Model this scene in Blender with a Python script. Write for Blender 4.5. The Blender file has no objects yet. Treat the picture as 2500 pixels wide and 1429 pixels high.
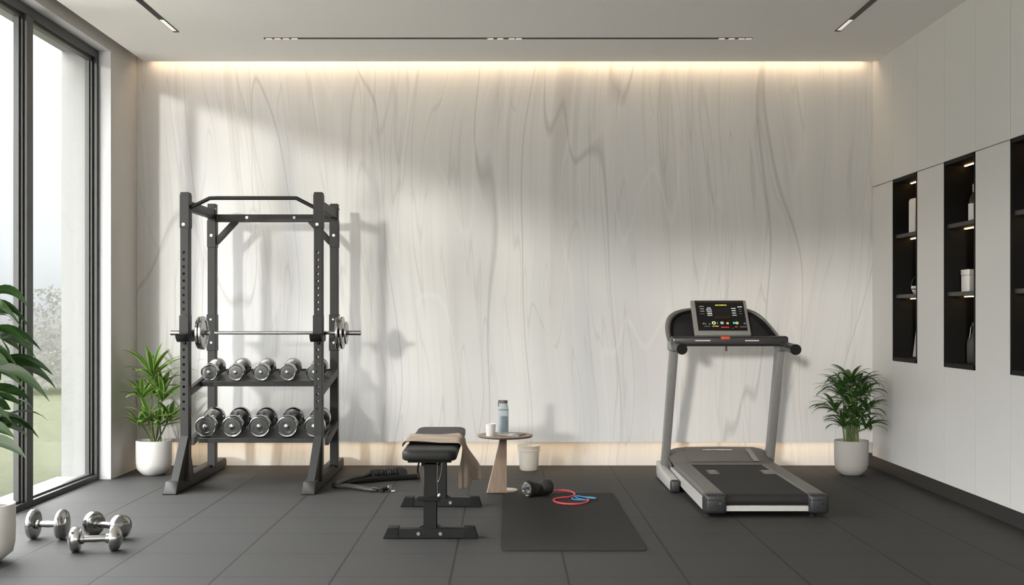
import bpy, bmesh, math, random
from mathutils import Vector, Matrix, Quaternion

PI = math.pi
F = 2936.0            # focal length in pixels of the 2500 px wide frame
VX, VY, CAM_H = 1235.0, 768.0, 1.2
scn = bpy.context.scene
col = scn.collection
rnd = random.Random(7)


def P(px, py, Y):
    return Vector(((px - VX) * Y / F, Y, CAM_H - (py - VY) * Y / F))


# ------------------------------------------------------------------ materials
def newmat(name):
    m = bpy.data.materials.new(name)
    m.use_nodes = True
    nt = m.node_tree
    nt.nodes.clear()
    out = nt.nodes.new('ShaderNodeOutputMaterial')
    b = nt.nodes.new('ShaderNodeBsdfPrincipled')
    nt.links.new(b.outputs[0], out.inputs[0])
    return m, nt, b, out


def N(nt, kind, **kw):
    n = nt.nodes.new(kind)
    for k, v in kw.items():
        setattr(n, k, v)
    return n


def L(nt, a, b):
    nt.links.new(a, b)


def math_node(nt, op, a, b=None, c=None, clamp=False):
    n = nt.nodes.new('ShaderNodeMath')
    n.operation = op
    n.use_clamp = clamp
    for i, v in enumerate((a, b, c)):
        if v is None:
            continue
        if isinstance(v, (int, float)):
            n.inputs[i].default_value = v
        else:
            nt.links.new(v, n.inputs[i])
    return n.outputs[0]


def mixcol(nt, fac, a, b):
    n = nt.nodes.new('ShaderNodeMix')
    n.data_type = 'RGBA'
    for i, v in ((0, fac), (6, a), (7, b)):
        if isinstance(v, (int, float)):
            n.inputs[i].default_value = v
        elif isinstance(v, tuple):
            n.inputs[i].default_value = (v[0], v[1], v[2], 1)
        else:
            nt.links.new(v, n.inputs[i])
    return n.outputs[2]


def ramp(nt, fac, stops):
    n = nt.nodes.new('ShaderNodeValToRGB')
    e = n.color_ramp.elements
    while len(e) < len(stops):
        e.new(0.5)
    for el, (p, c) in zip(e, stops):
        el.position = p
        el.color = (c[0], c[1], c[2], 1) if isinstance(c, tuple) else (c, c, c, 1)
    if fac is not None:
        nt.links.new(fac, n.inputs[0])
    return n.outputs[0]


def noise(nt, vec, scale, detail=2, rough=0.5, dist=0.0):
    n = nt.nodes.new('ShaderNodeTexNoise')
    n.inputs['Scale'].default_value = scale
    n.inputs['Detail'].default_value = detail
    n.inputs['Roughness'].default_value = rough
    n.inputs['Distortion'].default_value = dist
    if vec is not None:
        nt.links.new(vec, n.inputs['Vector'])
    return n


def objvec(nt, scale=(1, 1, 1), loc=(0, 0, 0)):
    tc = nt.nodes.new('ShaderNodeTexCoord')
    mp = nt.nodes.new('ShaderNodeMapping')
    mp.inputs['Scale'].default_value = scale
    mp.inputs['Location'].default_value = loc
    nt.links.new(tc.outputs['Object'], mp.inputs[0])
    return mp.outputs[0]


def mat(name, base, rough=0.5, metal=0.0, var=0.12, vscale=60, bump=0.0, bscale=300, spec=0.5, coat=0.0):
    m, nt, b, out = newmat(name)
    v = objvec(nt)
    n = noise(nt, v, vscale, 3)
    lo = tuple(c * (1 - var) for c in base)
    hi = tuple(min(1, c * (1 + var)) for c in base)
    L(nt, ramp(nt, n.outputs['Fac'], [(0.3, lo), (0.7, hi)]), b.inputs['Base Color'])
    b.inputs['Roughness'].default_value = rough
    b.inputs['Metallic'].default_value = metal
    b.inputs['Specular IOR Level'].default_value = spec
    b.inputs['Coat Weight'].default_value = coat
    if bump:
        n2 = noise(nt, v, bscale, 2)
        bp = N(nt, 'ShaderNodeBump')
        bp.inputs['Strength'].default_value = bump
        bp.inputs['Distance'].default_value = 0.002
        L(nt, n2.outputs['Fac'], bp.inputs['Height'])
        L(nt, bp.outputs[0], b.inputs['Normal'])
    return m


def emit(name, color, strength):
    m, nt, b, out = newmat(name)
    b.inputs['Base Color'].default_value = (*color, 1)
    b.inputs['Emission Color'].default_value = (*color, 1)
    b.inputs['Emission Strength'].default_value = strength
    return m


def glass_thin(name, tint=(0.96, 0.98, 0.98), refl=0.05):
    m, nt, b, out = newmat(name)
    nt.nodes.remove(b)
    t = N(nt, 'ShaderNodeBsdfTransparent')
    t.inputs[0].default_value = (*tint, 1)
    g = N(nt, 'ShaderNodeBsdfGlossy')
    g.inputs['Roughness'].default_value = 0.02
    mx = N(nt, 'ShaderNodeMixShader')
    mx.inputs[0].default_value = refl
    L(nt, t.outputs[0], mx.inputs[1])
    L(nt, g.outputs[0], mx.inputs[2])
    L(nt, mx.outputs[0], out.inputs[0])
    return m


def marble_mat():
    m, nt, b, out = newmat('bookmatched_marble')
    tc = N(nt, 'ShaderNodeTexCoord')
    sep = N(nt, 'ShaderNodeSeparateXYZ')
    L(nt, tc.outputs['Object'], sep.inputs[0])
    X, Z = sep.outputs[0], sep.outputs[2]
    # gentle sideways wandering of the veins
    cmb0 = N(nt, 'ShaderNodeCombineXYZ')
    L(nt, math_node(nt, 'MULTIPLY', X, 0.5), cmb0.inputs[0])
    L(nt, math_node(nt, 'MULTIPLY', Z, 0.42), cmb0.inputs[2])
    w = noise(nt, cmb0.outputs[0], 1.0, 1, 0.4)
    wx = math_node(nt, 'MULTIPLY', math_node(nt, 'SUBTRACT', w.outputs['Fac'], 0.5), 0.55)
    xw = math_node(nt, 'ADD', X, wx)

    def field(sx, sz, seed, detail, rough=0.55, dist=0.0):
        c = N(nt, 'ShaderNodeCombineXYZ')
        L(nt, math_node(nt, 'MULTIPLY', xw, sx), c.inputs[0])
        c.inputs[1].default_value = seed
        L(nt, math_node(nt, 'MULTIPLY', Z, sz), c.inputs[2])
        return noise(nt, c.outputs[0], 1.0, detail, rough, dist).outputs['Fac']

    def line(f, lev, wid):
        d = math_node(nt, 'ABSOLUTE', math_node(nt, 'SUBTRACT', f, lev))
        return math_node(nt, 'SUBTRACT', 1.0, math_node(nt, 'DIVIDE', d, wid, clamp=True), clamp=True)

    band = field(2.6, 0.16, 3.1, 3, 0.5, 0.0)
    fine = field(30.0, 0.38, 8.2, 3, 0.6)
    streak = field(12.0, 0.22, 15.7, 3, 0.6, 0.0)
    patch = field(0.9, 0.45, 5.5, 2)
    patch2 = field(1.5, 0.55, 31.0, 2)
    v1 = line(field(1.9, 0.13, 1.7, 1, 0.4, 0.1), 0.5, 0.0042)
    v2 = line(field(3.6, 0.20, 6.4, 2, 0.5, 0.15), 0.55, 0.0065)
    v3 = line(field(2.5, 0.26, 12.3, 2, 0.5, 0.3), 0.45, 0.0065)
    v4 = line(field(2.2, 0.22, 21.0, 1, 0.5, 0.4), 0.52, 0.008)
    v5 = line(field(5.5, 0.24, 44.0, 2, 0.5, 0.2), 0.5, 0.008)
    base = ramp(nt, band, [(0.30, (0.725, 0.725, 0.735)), (0.44, (0.82, 0.81, 0.795)),
                           (0.58, (0.855, 0.84, 0.815)), (0.74, (0.75, 0.75, 0.75))])
    base = mixcol(nt, math_node(nt, 'MULTIPLY', fine, 0.22), base, (0.70, 0.68, 0.65))
    sm = math_node(nt, 'MULTIPLY', ramp(nt, streak, [(0.48, 0.0), (0.66, 1.0)]), ramp(nt, patch2, [(0.44, 0.05), (0.62, 1.0)]))
    up = ramp(nt, math_node(nt, 'DIVIDE', Z, 3.3), [(0.15, 0.35), (0.75, 1.0)])
    base = mixcol(nt, math_node(nt, 'MULTIPLY', math_node(nt, 'MULTIPLY', sm, up), 0.36), base, (0.50, 0.475, 0.45))
    base = mixcol(nt, math_node(nt, 'MULTIPLY', line(patch, 0.60, 0.14), 0.40), base, (0.71, 0.72, 0.75))
    base = mixcol(nt, math_node(nt, 'MULTIPLY', v1, 0.48), base, (0.42, 0.40, 0.38))
    base = mixcol(nt, math_node(nt, 'MULTIPLY', v2, 0.30), base, (0.46, 0.445, 0.43))
    base = mixcol(nt, math_node(nt, 'MULTIPLY', v3, 0.30), base, (0.50, 0.49, 0.48))
    base = mixcol(nt, math_node(nt, 'MULTIPLY', v5, 0.26), base, (0.52, 0.50, 0.48))
    base = mixcol(nt, math_node(nt, 'MULTIPLY', v4, 0.40), base, (0.90, 0.89, 0.87))
    L(nt, base, b.inputs['Base Color'])
    b.inputs['Roughness'].default_value = 0.42
    b.inputs['Specular IOR Level'].default_value = 0.35
    bp = N(nt, 'ShaderNodeBump')
    bp.inputs['Strength'].default_value = 0.05
    bp.inputs['Distance'].default_value = 0.003
    L(nt, fine, bp.inputs['Height'])
    L(nt, bp.outputs[0], b.inputs['Normal'])
    return m


def floor_mat():
    m, nt, b, out = newmat('rubber_floor_tiles')
    tc = N(nt, 'ShaderNodeTexCoord')
    sep = N(nt, 'ShaderNodeSeparateXYZ')
    L(nt, tc.outputs['Object'], sep.inputs[0])

    def seam(c, c0, step, half):
        t = math_node(nt, 'DIVIDE', math_node(nt, 'SUBTRACT', c, c0), step)
        fr = math_node(nt, 'ABSOLUTE', math_node(nt, 'SUBTRACT', math_node(nt, 'FRACT', math_node(nt, 'ADD', t, 0.5)), 0.5))
        d = math_node(nt, 'MULTIPLY', fr, step)
        return math_node(nt, 'SUBTRACT', 1.0, math_node(nt, 'DIVIDE', d, half, clamp=True), clamp=True)

    sx = seam(sep.outputs[0], -0.2505, 0.5338, 0.0085)
    sy = seam(sep.outputs[1], 5.49, 0.5395, 0.0095)
    s = math_node(nt, 'MAXIMUM', math_node(nt, 'MULTIPLY', sx, 1.0), math_node(nt, 'MULTIPLY', sy, 0.8), clamp=True)
    sp = noise(nt, tc.outputs['Object'], 260, 2, 0.6)
    bl = noise(nt, tc.outputs['Object'], 1.6, 3)
    base = ramp(nt, sp.outputs['Fac'], [(0.3, (0.028, 0.0277, 0.0275)), (0.7, (0.048, 0.0475, 0.047))])
    base = mixcol(nt, math_node(nt, 'MULTIPLY', bl.outputs['Fac'], 0.3), base, (0.030, 0.0285, 0.027))
    base = mixcol(nt, math_node(nt, 'MULTIPLY', s, 0.95), base, (0.004, 0.004, 0.004))
    L(nt, base, b.inputs['Base Color'])
    b.inputs['Roughness'].default_value = 0.66
    b.inputs['Specular IOR Level'].default_value = 0.27
    bp = N(nt, 'ShaderNodeBump')
    bp.inputs['Strength'].default_value = 0.25
    bp.inputs['Distance'].default_value = 0.003
    h = math_node(nt, 'SUBTRACT', math_node(nt, 'MULTIPLY', sp.outputs['Fac'], 0.35), s)
    L(nt, h, bp.inputs['Height'])
    L(nt, bp.outputs[0], b.inputs['Normal'])
    return m


def leaf_mat(name, mid, edge, stripe=0.0, rough=0.35):
    m, nt, b, out = newmat(name)
    uv = N(nt, 'ShaderNodeUVMap')
    uv.uv_map = 'UVMap'
    sep = N(nt, 'ShaderNodeSeparateXYZ')
    L(nt, uv.outputs[0], sep.inputs[0])
    d = math_node(nt, 'MULTIPLY', math_node(nt, 'ABSOLUTE', math_node(nt, 'SUBTRACT', sep.outputs[0], 0.5)), 2.0)
    v = objvec(nt)
    n = noise(nt, v, 9, 2)
    c1 = mixcol(nt, n.outputs['Fac'], tuple(c * 0.55 for c in mid), tuple(c * 1.45 for c in mid))
    if stripe:
        e = math_node(nt, 'SMOOTHSTEP', d, 0.0, 1.0) if False else ramp(nt, d, [(0.45, 0.0), (0.8, 1.0)])
        c1 = mixcol(nt, math_node(nt, 'MULTIPLY', e, stripe), c1, edge)
    rib = ramp(nt, d, [(0.0, 1.0), (0.10, 0.0)])
    c1 = mixcol(nt, math_node(nt, 'MULTIPLY', rib, 0.45), c1, edge)
    L(nt, c1, b.inputs['Base Color'])
    b.inputs['Roughness'].default_value = rough
    b.inputs['Specular IOR Level'].default_value = 0.4
    tr = N(nt, 'ShaderNodeBsdfTranslucent')
    L(nt, c1, tr.inputs[0])
    mx = N(nt, 'ShaderNodeMixShader')
    mx.inputs[0].default_value = 0.25
    L(nt, b.outputs[0], mx.inputs[1])
    L(nt, tr.outputs[0], mx.inputs[2])
    L(nt, mx.outputs[0], out.inputs[0])
    return m


def wood_mat(name, base):
    m, nt, b, out = newmat(name)
    v = objvec(nt, (18, 18, 2.2))
    n = noise(nt, v, 3, 4, 0.6, 0.6)
    L(nt, ramp(nt, n.outputs['Fac'], [(0.3, tuple(c * 0.84 for c in base)), (0.7, tuple(c * 1.1 for c in base))]), b.inputs['Base Color'])
    b.inputs['Roughness'].default_value = 0.5
    return m


def fabric_panel_mat(name, base):
    m, nt, b, out = newmat(name)
    v = objvec(nt)
    a = noise(nt, v, 170, 3, 0.7)
    c = noise(nt, v, 1.1, 2)
    k = ramp(nt, a.outputs['Fac'], [(0.3, tuple(x * 0.94 for x in base)), (0.7, tuple(x * 1.06 for x in base))])
    k = mixcol(nt, math_node(nt, 'MULTIPLY', c.outputs['Fac'], 0.18), k, tuple(x * 0.86 for x in base))
    L(nt, k, b.inputs['Base Color'])
    b.inputs['Roughness'].default_value = 0.75
    b.inputs['Specular IOR Level'].default_value = 0.25
    return m


def grass_mat():
    m, nt, b, out = newmat('misty_lawn')
    v = objvec(nt)
    a = noise(nt, v, 7, 5, 0.7)
    c = noise(nt, v, 0.35, 3)
    k = ramp(nt, a.outputs['Fac'], [(0.3, (0.018, 0.022, 0.010)), (0.7, (0.037, 0.040, 0.021))])
    k = mixcol(nt, math_node(nt, 'MULTIPLY', c.outputs['Fac'], 0.5), k, (0.038, 0.040, 0.025))
    L(nt, k, b.inputs['Base Color'])
    b.inputs['Roughness'].default_value = 0.95
    b.inputs['Specular IOR Level'].default_value = 0.1
    return m


def water_glass(name, colr, w=0.55):
    m, nt, b, out = newmat(name)
    b.inputs['Base Color'].default_value = (*colr, 1)
    b.inputs['Roughness'].default_value = 0.08
    b.inputs['Specular IOR Level'].default_value = 0.6
    t = N(nt, 'ShaderNodeBsdfTransparent')
    t.inputs[0].default_value = (colr[0] * 0.4 + 0.6, colr[1] * 0.4 + 0.6, colr[2] * 0.4 + 0.6, 1)
    lw = N(nt, 'ShaderNodeLayerWeight')
    lw.inputs[0].default_value = 0.35
    fac = math_node(nt, 'MULTIPLY_ADD', lw.outputs['Facing'], 0.65, 1 - w - 0.15, clamp=True)
    mx = N(nt, 'ShaderNodeMixShader')
    L(nt, fac, mx.inputs[0])
    L(nt, t.outputs[0], mx.inputs[1])
    L(nt, b.outputs[0], mx.inputs[2])
    L(nt, mx.outputs[0], out.inputs[0])
    return m


M = {}
M['marble'] = marble_mat()
M['floor'] = floor_mat()
M['ceiling'] = mat('ceiling_plaster', (0.84, 0.825, 0.80), 0.85, var=0.025, vscale=140, spec=0.2)
M['plaster'] = mat('left_wall_plaster', (0.57, 0.545, 0.52), 0.85, var=0.03, vscale=140, spec=0.2)
M['outer'] = mat('outer_reveal_render', (0.25, 0.25, 0.245), 0.85, var=0.03, spec=0.2)
M['white'] = mat('white_reveal_paint', (0.55, 0.55, 0.56), 0.7, var=0.02, spec=0.3)
M['cabinet'] = fabric_panel_mat('greige_cabinet_fronts', (0.725, 0.72, 0.71))
M['seam'] = mat('dark_cabinet_carcass', (0.06, 0.055, 0.05), 0.8)
M['niche'] = mat('charcoal_niche_lining', (0.005, 0.0048, 0.0045), 0.6, var=0.05, spec=0.18)
M['shelf'] = mat('charcoal_shelf', (0.040, 0.038, 0.036), 0.45, var=0.05)
M['plinth'] = mat('dark_plinth', (0.035, 0.033, 0.031), 0.45, var=0.05)
M['frame'] = mat('anthracite_window_metal', (0.052, 0.053, 0.052), 0.42, 0.35, var=0.05)
M['glass'] = glass_thin('window_glass')
M['rack'] = mat('charcoal_powder_coat', (0.026, 0.0255, 0.0245), 0.48, 0.0, spec=0.28, var=0.1, vscale=400, bump=0.05, bscale=900)
M['rack_dark'] = mat('black_steel', (0.012, 0.012, 0.012), 0.45, 0.0, var=0.08, spec=0.28)
M['chrome'] = mat('polished_chrome', (0.46, 0.46, 0.455), 0.16, 1.0, var=0.04, vscale=30)
M['chrome_face'] = mat('brushed_chrome_face', (0.30, 0.30, 0.295), 0.24, 1.0, var=0.12, vscale=40)
M['bolt'] = mat('zinc_bolt', (0.36, 0.36, 0.355), 0.3, 0.9)
M['rubber'] = mat('black_rubber', (0.009, 0.009, 0.009), 0.65, spec=0.2)
M['vinyl'] = mat('black_vinyl_upholstery', (0.016, 0.016, 0.0155), 0.5, var=0.1, spec=0.25, vscale=250, bump=0.15, bscale=500)
M['bench'] = mat('satin_black_steel', (0.011, 0.011, 0.0108), 0.45, 0.0, var=0.08, spec=0.2)
M['towel'] = mat('taupe_towel', (0.33, 0.265, 0.215), 0.95, var=0.12, vscale=500, bump=0.5, bscale=900, spec=0.1)
M['wood'] = wood_mat('pale_oak_veneer', (0.29, 0.205, 0.15))
M['wood_edge'] = wood_mat('oak_disc_and_lit_edge', (0.66, 0.55, 0.45))
M['pot'] = mat('matte_white_ceramic', (0.72, 0.70, 0.66), 0.7, var=0.03, vscale=90, spec=0.3)
M['pot_grey'] = mat('matte_grey_ceramic', (0.42, 0.41, 0.39), 0.7, var=0.05, vscale=120, spec=0.3)
M['soil'] = mat('brown_soil', (0.11, 0.07, 0.045), 0.95, var=0.5, vscale=120, bump=1.0, bscale=150)
M['dracaena'] = leaf_mat('variegated_leaf', (0.060, 0.165, 0.024), (0.46, 0.60, 0.16), 0.8)
M['palm'] = leaf_mat('dark_palm_leaf', (0.042, 0.110, 0.026), (0.14, 0.25, 0.05), 0.2)
M['bigleaf'] = leaf_mat('broad_dark_leaf', (0.020, 0.050, 0.012), (0.10, 0.16, 0.055), 0.0, 0.32)
M['stem'] = mat('green_brown_stem', (0.10, 0.14, 0.04), 0.6, var=0.3)
M['mat'] = mat('charcoal_exercise_mat', (0.024, 0.0235, 0.022), 0.85, var=0.06, vscale=300, spec=0.2)
M['tm_grey'] = mat('treadmill_silver_grey', (0.29, 0.285, 0.275), 0.45, 0.25, var=0.06)
M['tm_rail'] = mat('treadmill_side_silver', (0.56, 0.555, 0.54), 0.45, 0.25, var=0.05)
M['tm_taupe'] = mat('treadmill_taupe_plastic', (0.125, 0.118, 0.108), 0.5, var=0.06)
M['tm_dark'] = mat('treadmill_dark_plastic', (0.028, 0.028, 0.029), 0.32, var=0.06, coat=0.2)
M['tm_cap'] = mat('treadmill_end_cap', (0.026, 0.028, 0.030), 0.38, var=0.06)
M['belt'] = mat('running_belt', (0.013, 0.0125, 0.012), 0.75, var=0.1, vscale=200)
M['belt_mark'] = mat('belt_mark_grey', (0.42, 0.38, 0.37), 0.7)
M['screen'] = mat('glossy_black_screen', (0.006, 0.006, 0.006), 0.18, var=0.05)
M['print'] = mat('white_print', (0.72, 0.71, 0.68), 0.5)
M['led_strip'] = emit('warm_led_strip', (1.0, 0.62, 0.26), 9.0)
M['diffuser'] = emit('lamp_diffuser_white', (1.0, 0.93, 0.86), 0.42)
M['slot'] = mat('black_lamp_slot', (0.012, 0.010, 0.009), 0.5)
M['cup'] = mat('white_paper_cup', (0.82, 0.80, 0.77), 0.6, var=0.02)
M['clear'] = water_glass('clear_bottle_glass', (0.70, 0.76, 0.79), 0.75)
M['water'] = water_glass('blue_water', (0.20, 0.29, 0.345), 0.45)
M['cap'] = mat('brown_bottle_cap', (0.12, 0.095, 0.085), 0.5)
M['paper'] = mat('white_magazine_paper', (0.78, 0.78, 0.77), 0.4)
M['dark_print'] = mat('dark_cover', (0.06, 0.065, 0.07), 0.4)
M['bucket'] = water_glass('milky_plastic', (0.88, 0.85, 0.80), 0.48)
M['red'] = mat('coral_red_rubber', (0.68, 0.065, 0.085), 0.45)
M['blue'] = mat('steel_blue_rubber', (0.06, 0.23, 0.45), 0.45)
M['crumple'] = mat('silver_crumpled_lining', (0.16, 0.15, 0.14), 0.35, 0.4, var=0.7, vscale=70, bump=1.0, bscale=70)
M['nylon'] = mat('black_nylon', (0.016, 0.017, 0.016), 0.55, var=0.3, vscale=300, bump=0.5, bscale=600)
M['webbing'] = mat('speckled_webbing', (0.045, 0.043, 0.040), 0.6, var=0.85, vscale=110, bump=0.7, bscale=300)
M['lawn'] = grass_mat()
M['bounce_slab'] = mat('pale_bounce_stone', (0.50, 0.47, 0.44), 0.8, var=0.06, vscale=6)
M['shrub'] = mat('shrub_leaves_haze_glow', (0.022, 0.021, 0.018), 0.95, var=0.3, vscale=3, spec=0.0)
_sb = M['shrub'].node_tree.nodes['Principled BSDF']      # haze of the mist put into the leaves as a faint glow
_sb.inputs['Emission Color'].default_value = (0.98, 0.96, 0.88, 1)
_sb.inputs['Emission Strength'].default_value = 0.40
M['white_gloss'] = mat('white_glazed', (0.90, 0.885, 0.86), 0.45, var=0.02)
M['jug'] = mat('dark_grey_stoneware', (0.07, 0.068, 0.065), 0.5)
M['wine'] = mat('dark_bottle_glass', (0.014, 0.012, 0.011), 0.12, coat=0.4)


# ------------------------------------------------------------------ mesh builder
class MB:
    def __init__(s):
        s.bm = bmesh.new()
        s.bm.loops.layers.uv.new('UVMap')

    def merge(s, t, mtx=None):
        if mtx is not None:
            bmesh.ops.transform(t, matrix=mtx, verts=t.verts)
        bmesh.ops.recalc_face_normals(t, faces=t.faces)
        me = bpy.data.meshes.new('tmp')
        t.to_mesh(me)
        t.free()
        s.bm.from_mesh(me)
        bpy.data.meshes.remove(me)
        return s

    def box(s, x0, x1, y0, y1, z0, z1, bev=0.0, seg=2, mtx=None):
        t = bmesh.new()
        vs = [t.verts.new((x, y, z)) for x in (x0, x1) for y in (y0, y1) for z in (z0, z1)]
        for f in ((0, 1, 3, 2), (4, 6, 7, 5), (0, 4, 5, 1), (2, 3, 7, 6), (0, 2, 6, 4), (1, 5, 7, 3)):
            t.faces.new([vs[i] for i in f])
        if bev:
            bmesh.ops.bevel(t, geom=list(t.edges), offset=bev, segments=seg, profile=0.5, affect='EDGES')
        return s.merge(t, mtx)

    def prism(s, poly, axis, a0, a1, bev=0.0, seg=2, mtx=None):
        # poly: 2-D points in the other two axes (order x,y,z without axis)
        t = bmesh.new()

        def mk(p, a):
            c = list(p)
            c.insert('xyz'.index(axis), a)
            return t.verts.new(c)
        lo = [mk(p, a0) for p in poly]
        hi = [mk(p, a1) for p in poly]
        n = len(poly)
        t.faces.new(lo)
        t.faces.new(hi[::-1])
        for i in range(n):
            j = (i + 1) % n
            t.faces.new([lo[j], lo[i], hi[i], hi[j]])
        if bev:
            bmesh.ops.recalc_face_normals(t, faces=t.faces)
            bmesh.ops.bevel(t, geom=list(t.edges), offset=bev, segments=seg, profile=0.5, affect='EDGES')
        return s.merge(t, mtx)

    def lathe(s, prof, mtx=None, n=40):
        # prof: list of (r, z); r = 0 closes with a pole
        t = bmesh.new()
        rings = []
        for r, z in prof:
            if r <= 1e-6:
                rings.append([t.verts.new((0, 0, z))])
            else:
                rings.append([t.verts.new((r * math.cos(2 * PI * i / n), r * math.sin(2 * PI * i / n), z)) for i in range(n)])
        for a, b in zip(rings, rings[1:]):
            if len(a) == 1 and len(b) == 1:
                continue
            for i in range(n):
                j = (i + 1) % n
                if len(a) == 1:
                    t.faces.new([a[0], b[i], b[j]])
                elif len(b) == 1:
                    t.faces.new([a[i], a[j], b[0]])
                else:
                    t.faces.new([a[i], a[j], b[j], b[i]])
        return s.merge(t, mtx)

    def cyl(s, p0, p1, r0, r1=None, n=24):
        p0, p1 = Vector(p0), Vector(p1)
        r1 = r0 if r1 is None else r1
        d = p1 - p0
        q = d.to_track_quat('Z', 'Y').to_matrix().to_4x4()
        return s.lathe([(0, 0), (r0, 0), (r1, d.length), (0, d.length)], Matrix.Translation(p0) @ q, n)

    def tube(s, pts, r, n=10, sx=1.0, sy=1.0, closed=False, up=None):
        # sweep an (elliptical) section along pts; r number or list
        pts = [Vector(p) for p in pts]
        t = bmesh.new()
        k = len(pts)
        rs = r if isinstance(r, (list, tuple)) else [r] * k
        tang = []
        for i in range(k):
            if closed:
                d = pts[(i + 1) % k] - pts[(i - 1) % k]
            else:
                d = pts[min(i + 1, k - 1)] - pts[max(i - 1, 0)]
            tang.append(d.normalized())
        nrm = Vector(up) if up is not None else (Vector((0, 0, 1)) if abs(tang[0].z) < 0.9 else Vector((1, 0, 0)))
        rings = []
        for i in range(k):
            if up is not None:
                nrm = Vector(up)
            nrm = (nrm - tang[i] * nrm.dot(tang[i]))
            if nrm.length < 1e-6:
                nrm = tang[i].orthogonal()
            nrm.normalize()
            bn = tang[i].cross(nrm)
            rings.append([t.verts.new(pts[i] + bn * (rs[i] * sx * math.cos(2 * PI * a / n)) + nrm * (rs[i] * sy * math.sin(2 * PI * a / n))) for a in range(n)])
        m = k if closed else k - 1
        for i in range(m):
            a, b = rings[i], rings[(i + 1) % k]
            for j in range(n):
                q = (j + 1) % n
                t.faces.new([a[j], a[q], b[q], b[j]])
        if not closed:
            t.faces.new(rings[0][::-1])
            t.faces.new(rings[-1])
        return s.merge(t)

    def beam(s, p0, p1, w, h, bev=0.004, up=(0, 0, 1)):
        # rectangular bar between two points: w across, h along `up`
        p0, p1 = Vector(p0), Vector(p1)
        d = (p1 - p0)
        ln = d.length
        d.normalize()
        u = Vector(up)
        u = (u - d * u.dot(d)).normalized()
        x = u.cross(d) * -1
        mt = Matrix((x, d, u)).transposed().to_4x4()
        mt = Matrix.Translation(p0) @ mt
        return s.box(-w / 2, w / 2, 0, ln, -h / 2, h / 2, bev, 2, mt)

    def strip(s, pts, widths, side, fold=0.0):
        # leaf: strip of three verts across, with UV across / along
        uv = s.bm.loops.layers.uv.active
        prev = None
        n = len(pts)
        for i, p in enumerate(pts):
            d = (pts[min(i + 1, n - 1)] - pts[max(i - 1, 0)]).normalized()
            sd = (side - d * side.dot(d)).normalized()
            nr = sd.cross(d).normalized()
            w = widths[i]
            row = [s.bm.verts.new(p - sd * w + nr * (fold * w)), s.bm.verts.new(p), s.bm.verts.new(p + sd * w + nr * (fold * w))]
            if prev:
                for a in (0, 1):
                    f = s.bm.faces.new([prev[a], prev[a + 1], row[a + 1], row[a]])
                    us = (a * 0.5, a * 0.5 + 0.5, a * 0.5 + 0.5, a * 0.5)
                    vs = ((i - 1) / (n - 1),) * 2 + (i / (n - 1),) * 2
                    for lp, uu, vv in zip(f.loops, us, vs):
                        lp[uv].uv = (uu, vv)
            prev = row
        return s

    def build(s, name, material, parent=None, origin=None, smooth=40, mesh_only=False):
        me = bpy.data.meshes.new(name)
        o = bpy.data.objects.new(name, me)
        off = Vector((0, 0, 0))
        q = parent
        while q is not None:
            off += q.location
            q = q.parent
        loc = Vector(origin) if origin is not None else Vector((0, 0, 0))
        if parent is not None and origin is None:
            loc = off.copy() if parent.get('_local') is None else Vector((0, 0, 0))
        bmesh.ops.translate(s.bm, verts=s.bm.verts, vec=-loc)
        s.bm.to_mesh(me)
        s.bm.free()
        if smooth is not None:
            me.polygons.foreach_set('use_smooth', [True] * len(me.polygons))
            me.set_sharp_from_angle(angle=math.radians(smooth))
        me.materials.append(M[material] if isinstance(material, str) else material)
        col.objects.link(o)
        if parent is not None:
            o.parent = parent
            o.location = Vector((0, 0, 0))
        else:
            o.location = loc
        return o


def tag(o, label=None, cat=None, group=None, kind=None):
    if label:
        o['label'] = label
    if cat:
        o['category'] = cat
    if group:
        o['group'] = group
    if kind:
        o['kind'] = kind
    return o


def thing(name, loc, label, cat, group=None):
    o = bpy.data.objects.new(name, None)
    o.empty_display_size = 0.1
    col.objects.link(o)
    o.location = loc
    return tag(o, label, cat, group)


def struct(o):
    o['kind'] = 'structure'
    return o


def dup(root, loc, rot=None, label=None):
    r = root.copy()
    col.objects.link(r)
    r.location = loc
    if rot is not None:
        r.rotation_euler = rot
    if label:
        r['label'] = label

    def rec(src, par):
        for ch in list(src.children):
            c = ch.copy()
            col.objects.link(c)
            c.parent = par
            rec(ch, c)
    rec(root, r)
    return r


def lettering(text, size, mtx, material, parent, name='lettering', bold=0.0):
    cu = bpy.data.curves.new('txt', 'FONT')
    cu.body = text
    cu.size = size
    cu.extrude = 0.0006
    cu.offset = bold
    cu.align_x = 'CENTER'
    cu.align_y = 'CENTER'
    tmp = bpy.data.objects.new('txt', cu)
    col.objects.link(tmp)
    dg = bpy.context.evaluated_depsgraph_get()
    me = bpy.data.meshes.new_from_object(tmp.evaluated_get(dg))
    bpy.data.objects.remove(tmp)
    bpy.data.curves.remove(cu)
    me.transform(mtx)
    off = Vector((0, 0, 0))
    q = parent
    while q is not None:
        off += q.location
        q = q.parent
    me.transform(Matrix.Translation(-off))
    me.materials.clear()
    me.materials.append(M[material] if isinstance(material, str) else material)
    o = bpy.data.objects.new(name, me)
    col.objects.link(o)
    o.parent = parent
    return o


def bez(a, b, c, n=10):
    return [a * (1 - t) ** 2 + b * 2 * t * (1 - t) + c * t * t for t in [i / (n - 1) for i in range(n)]]


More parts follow.
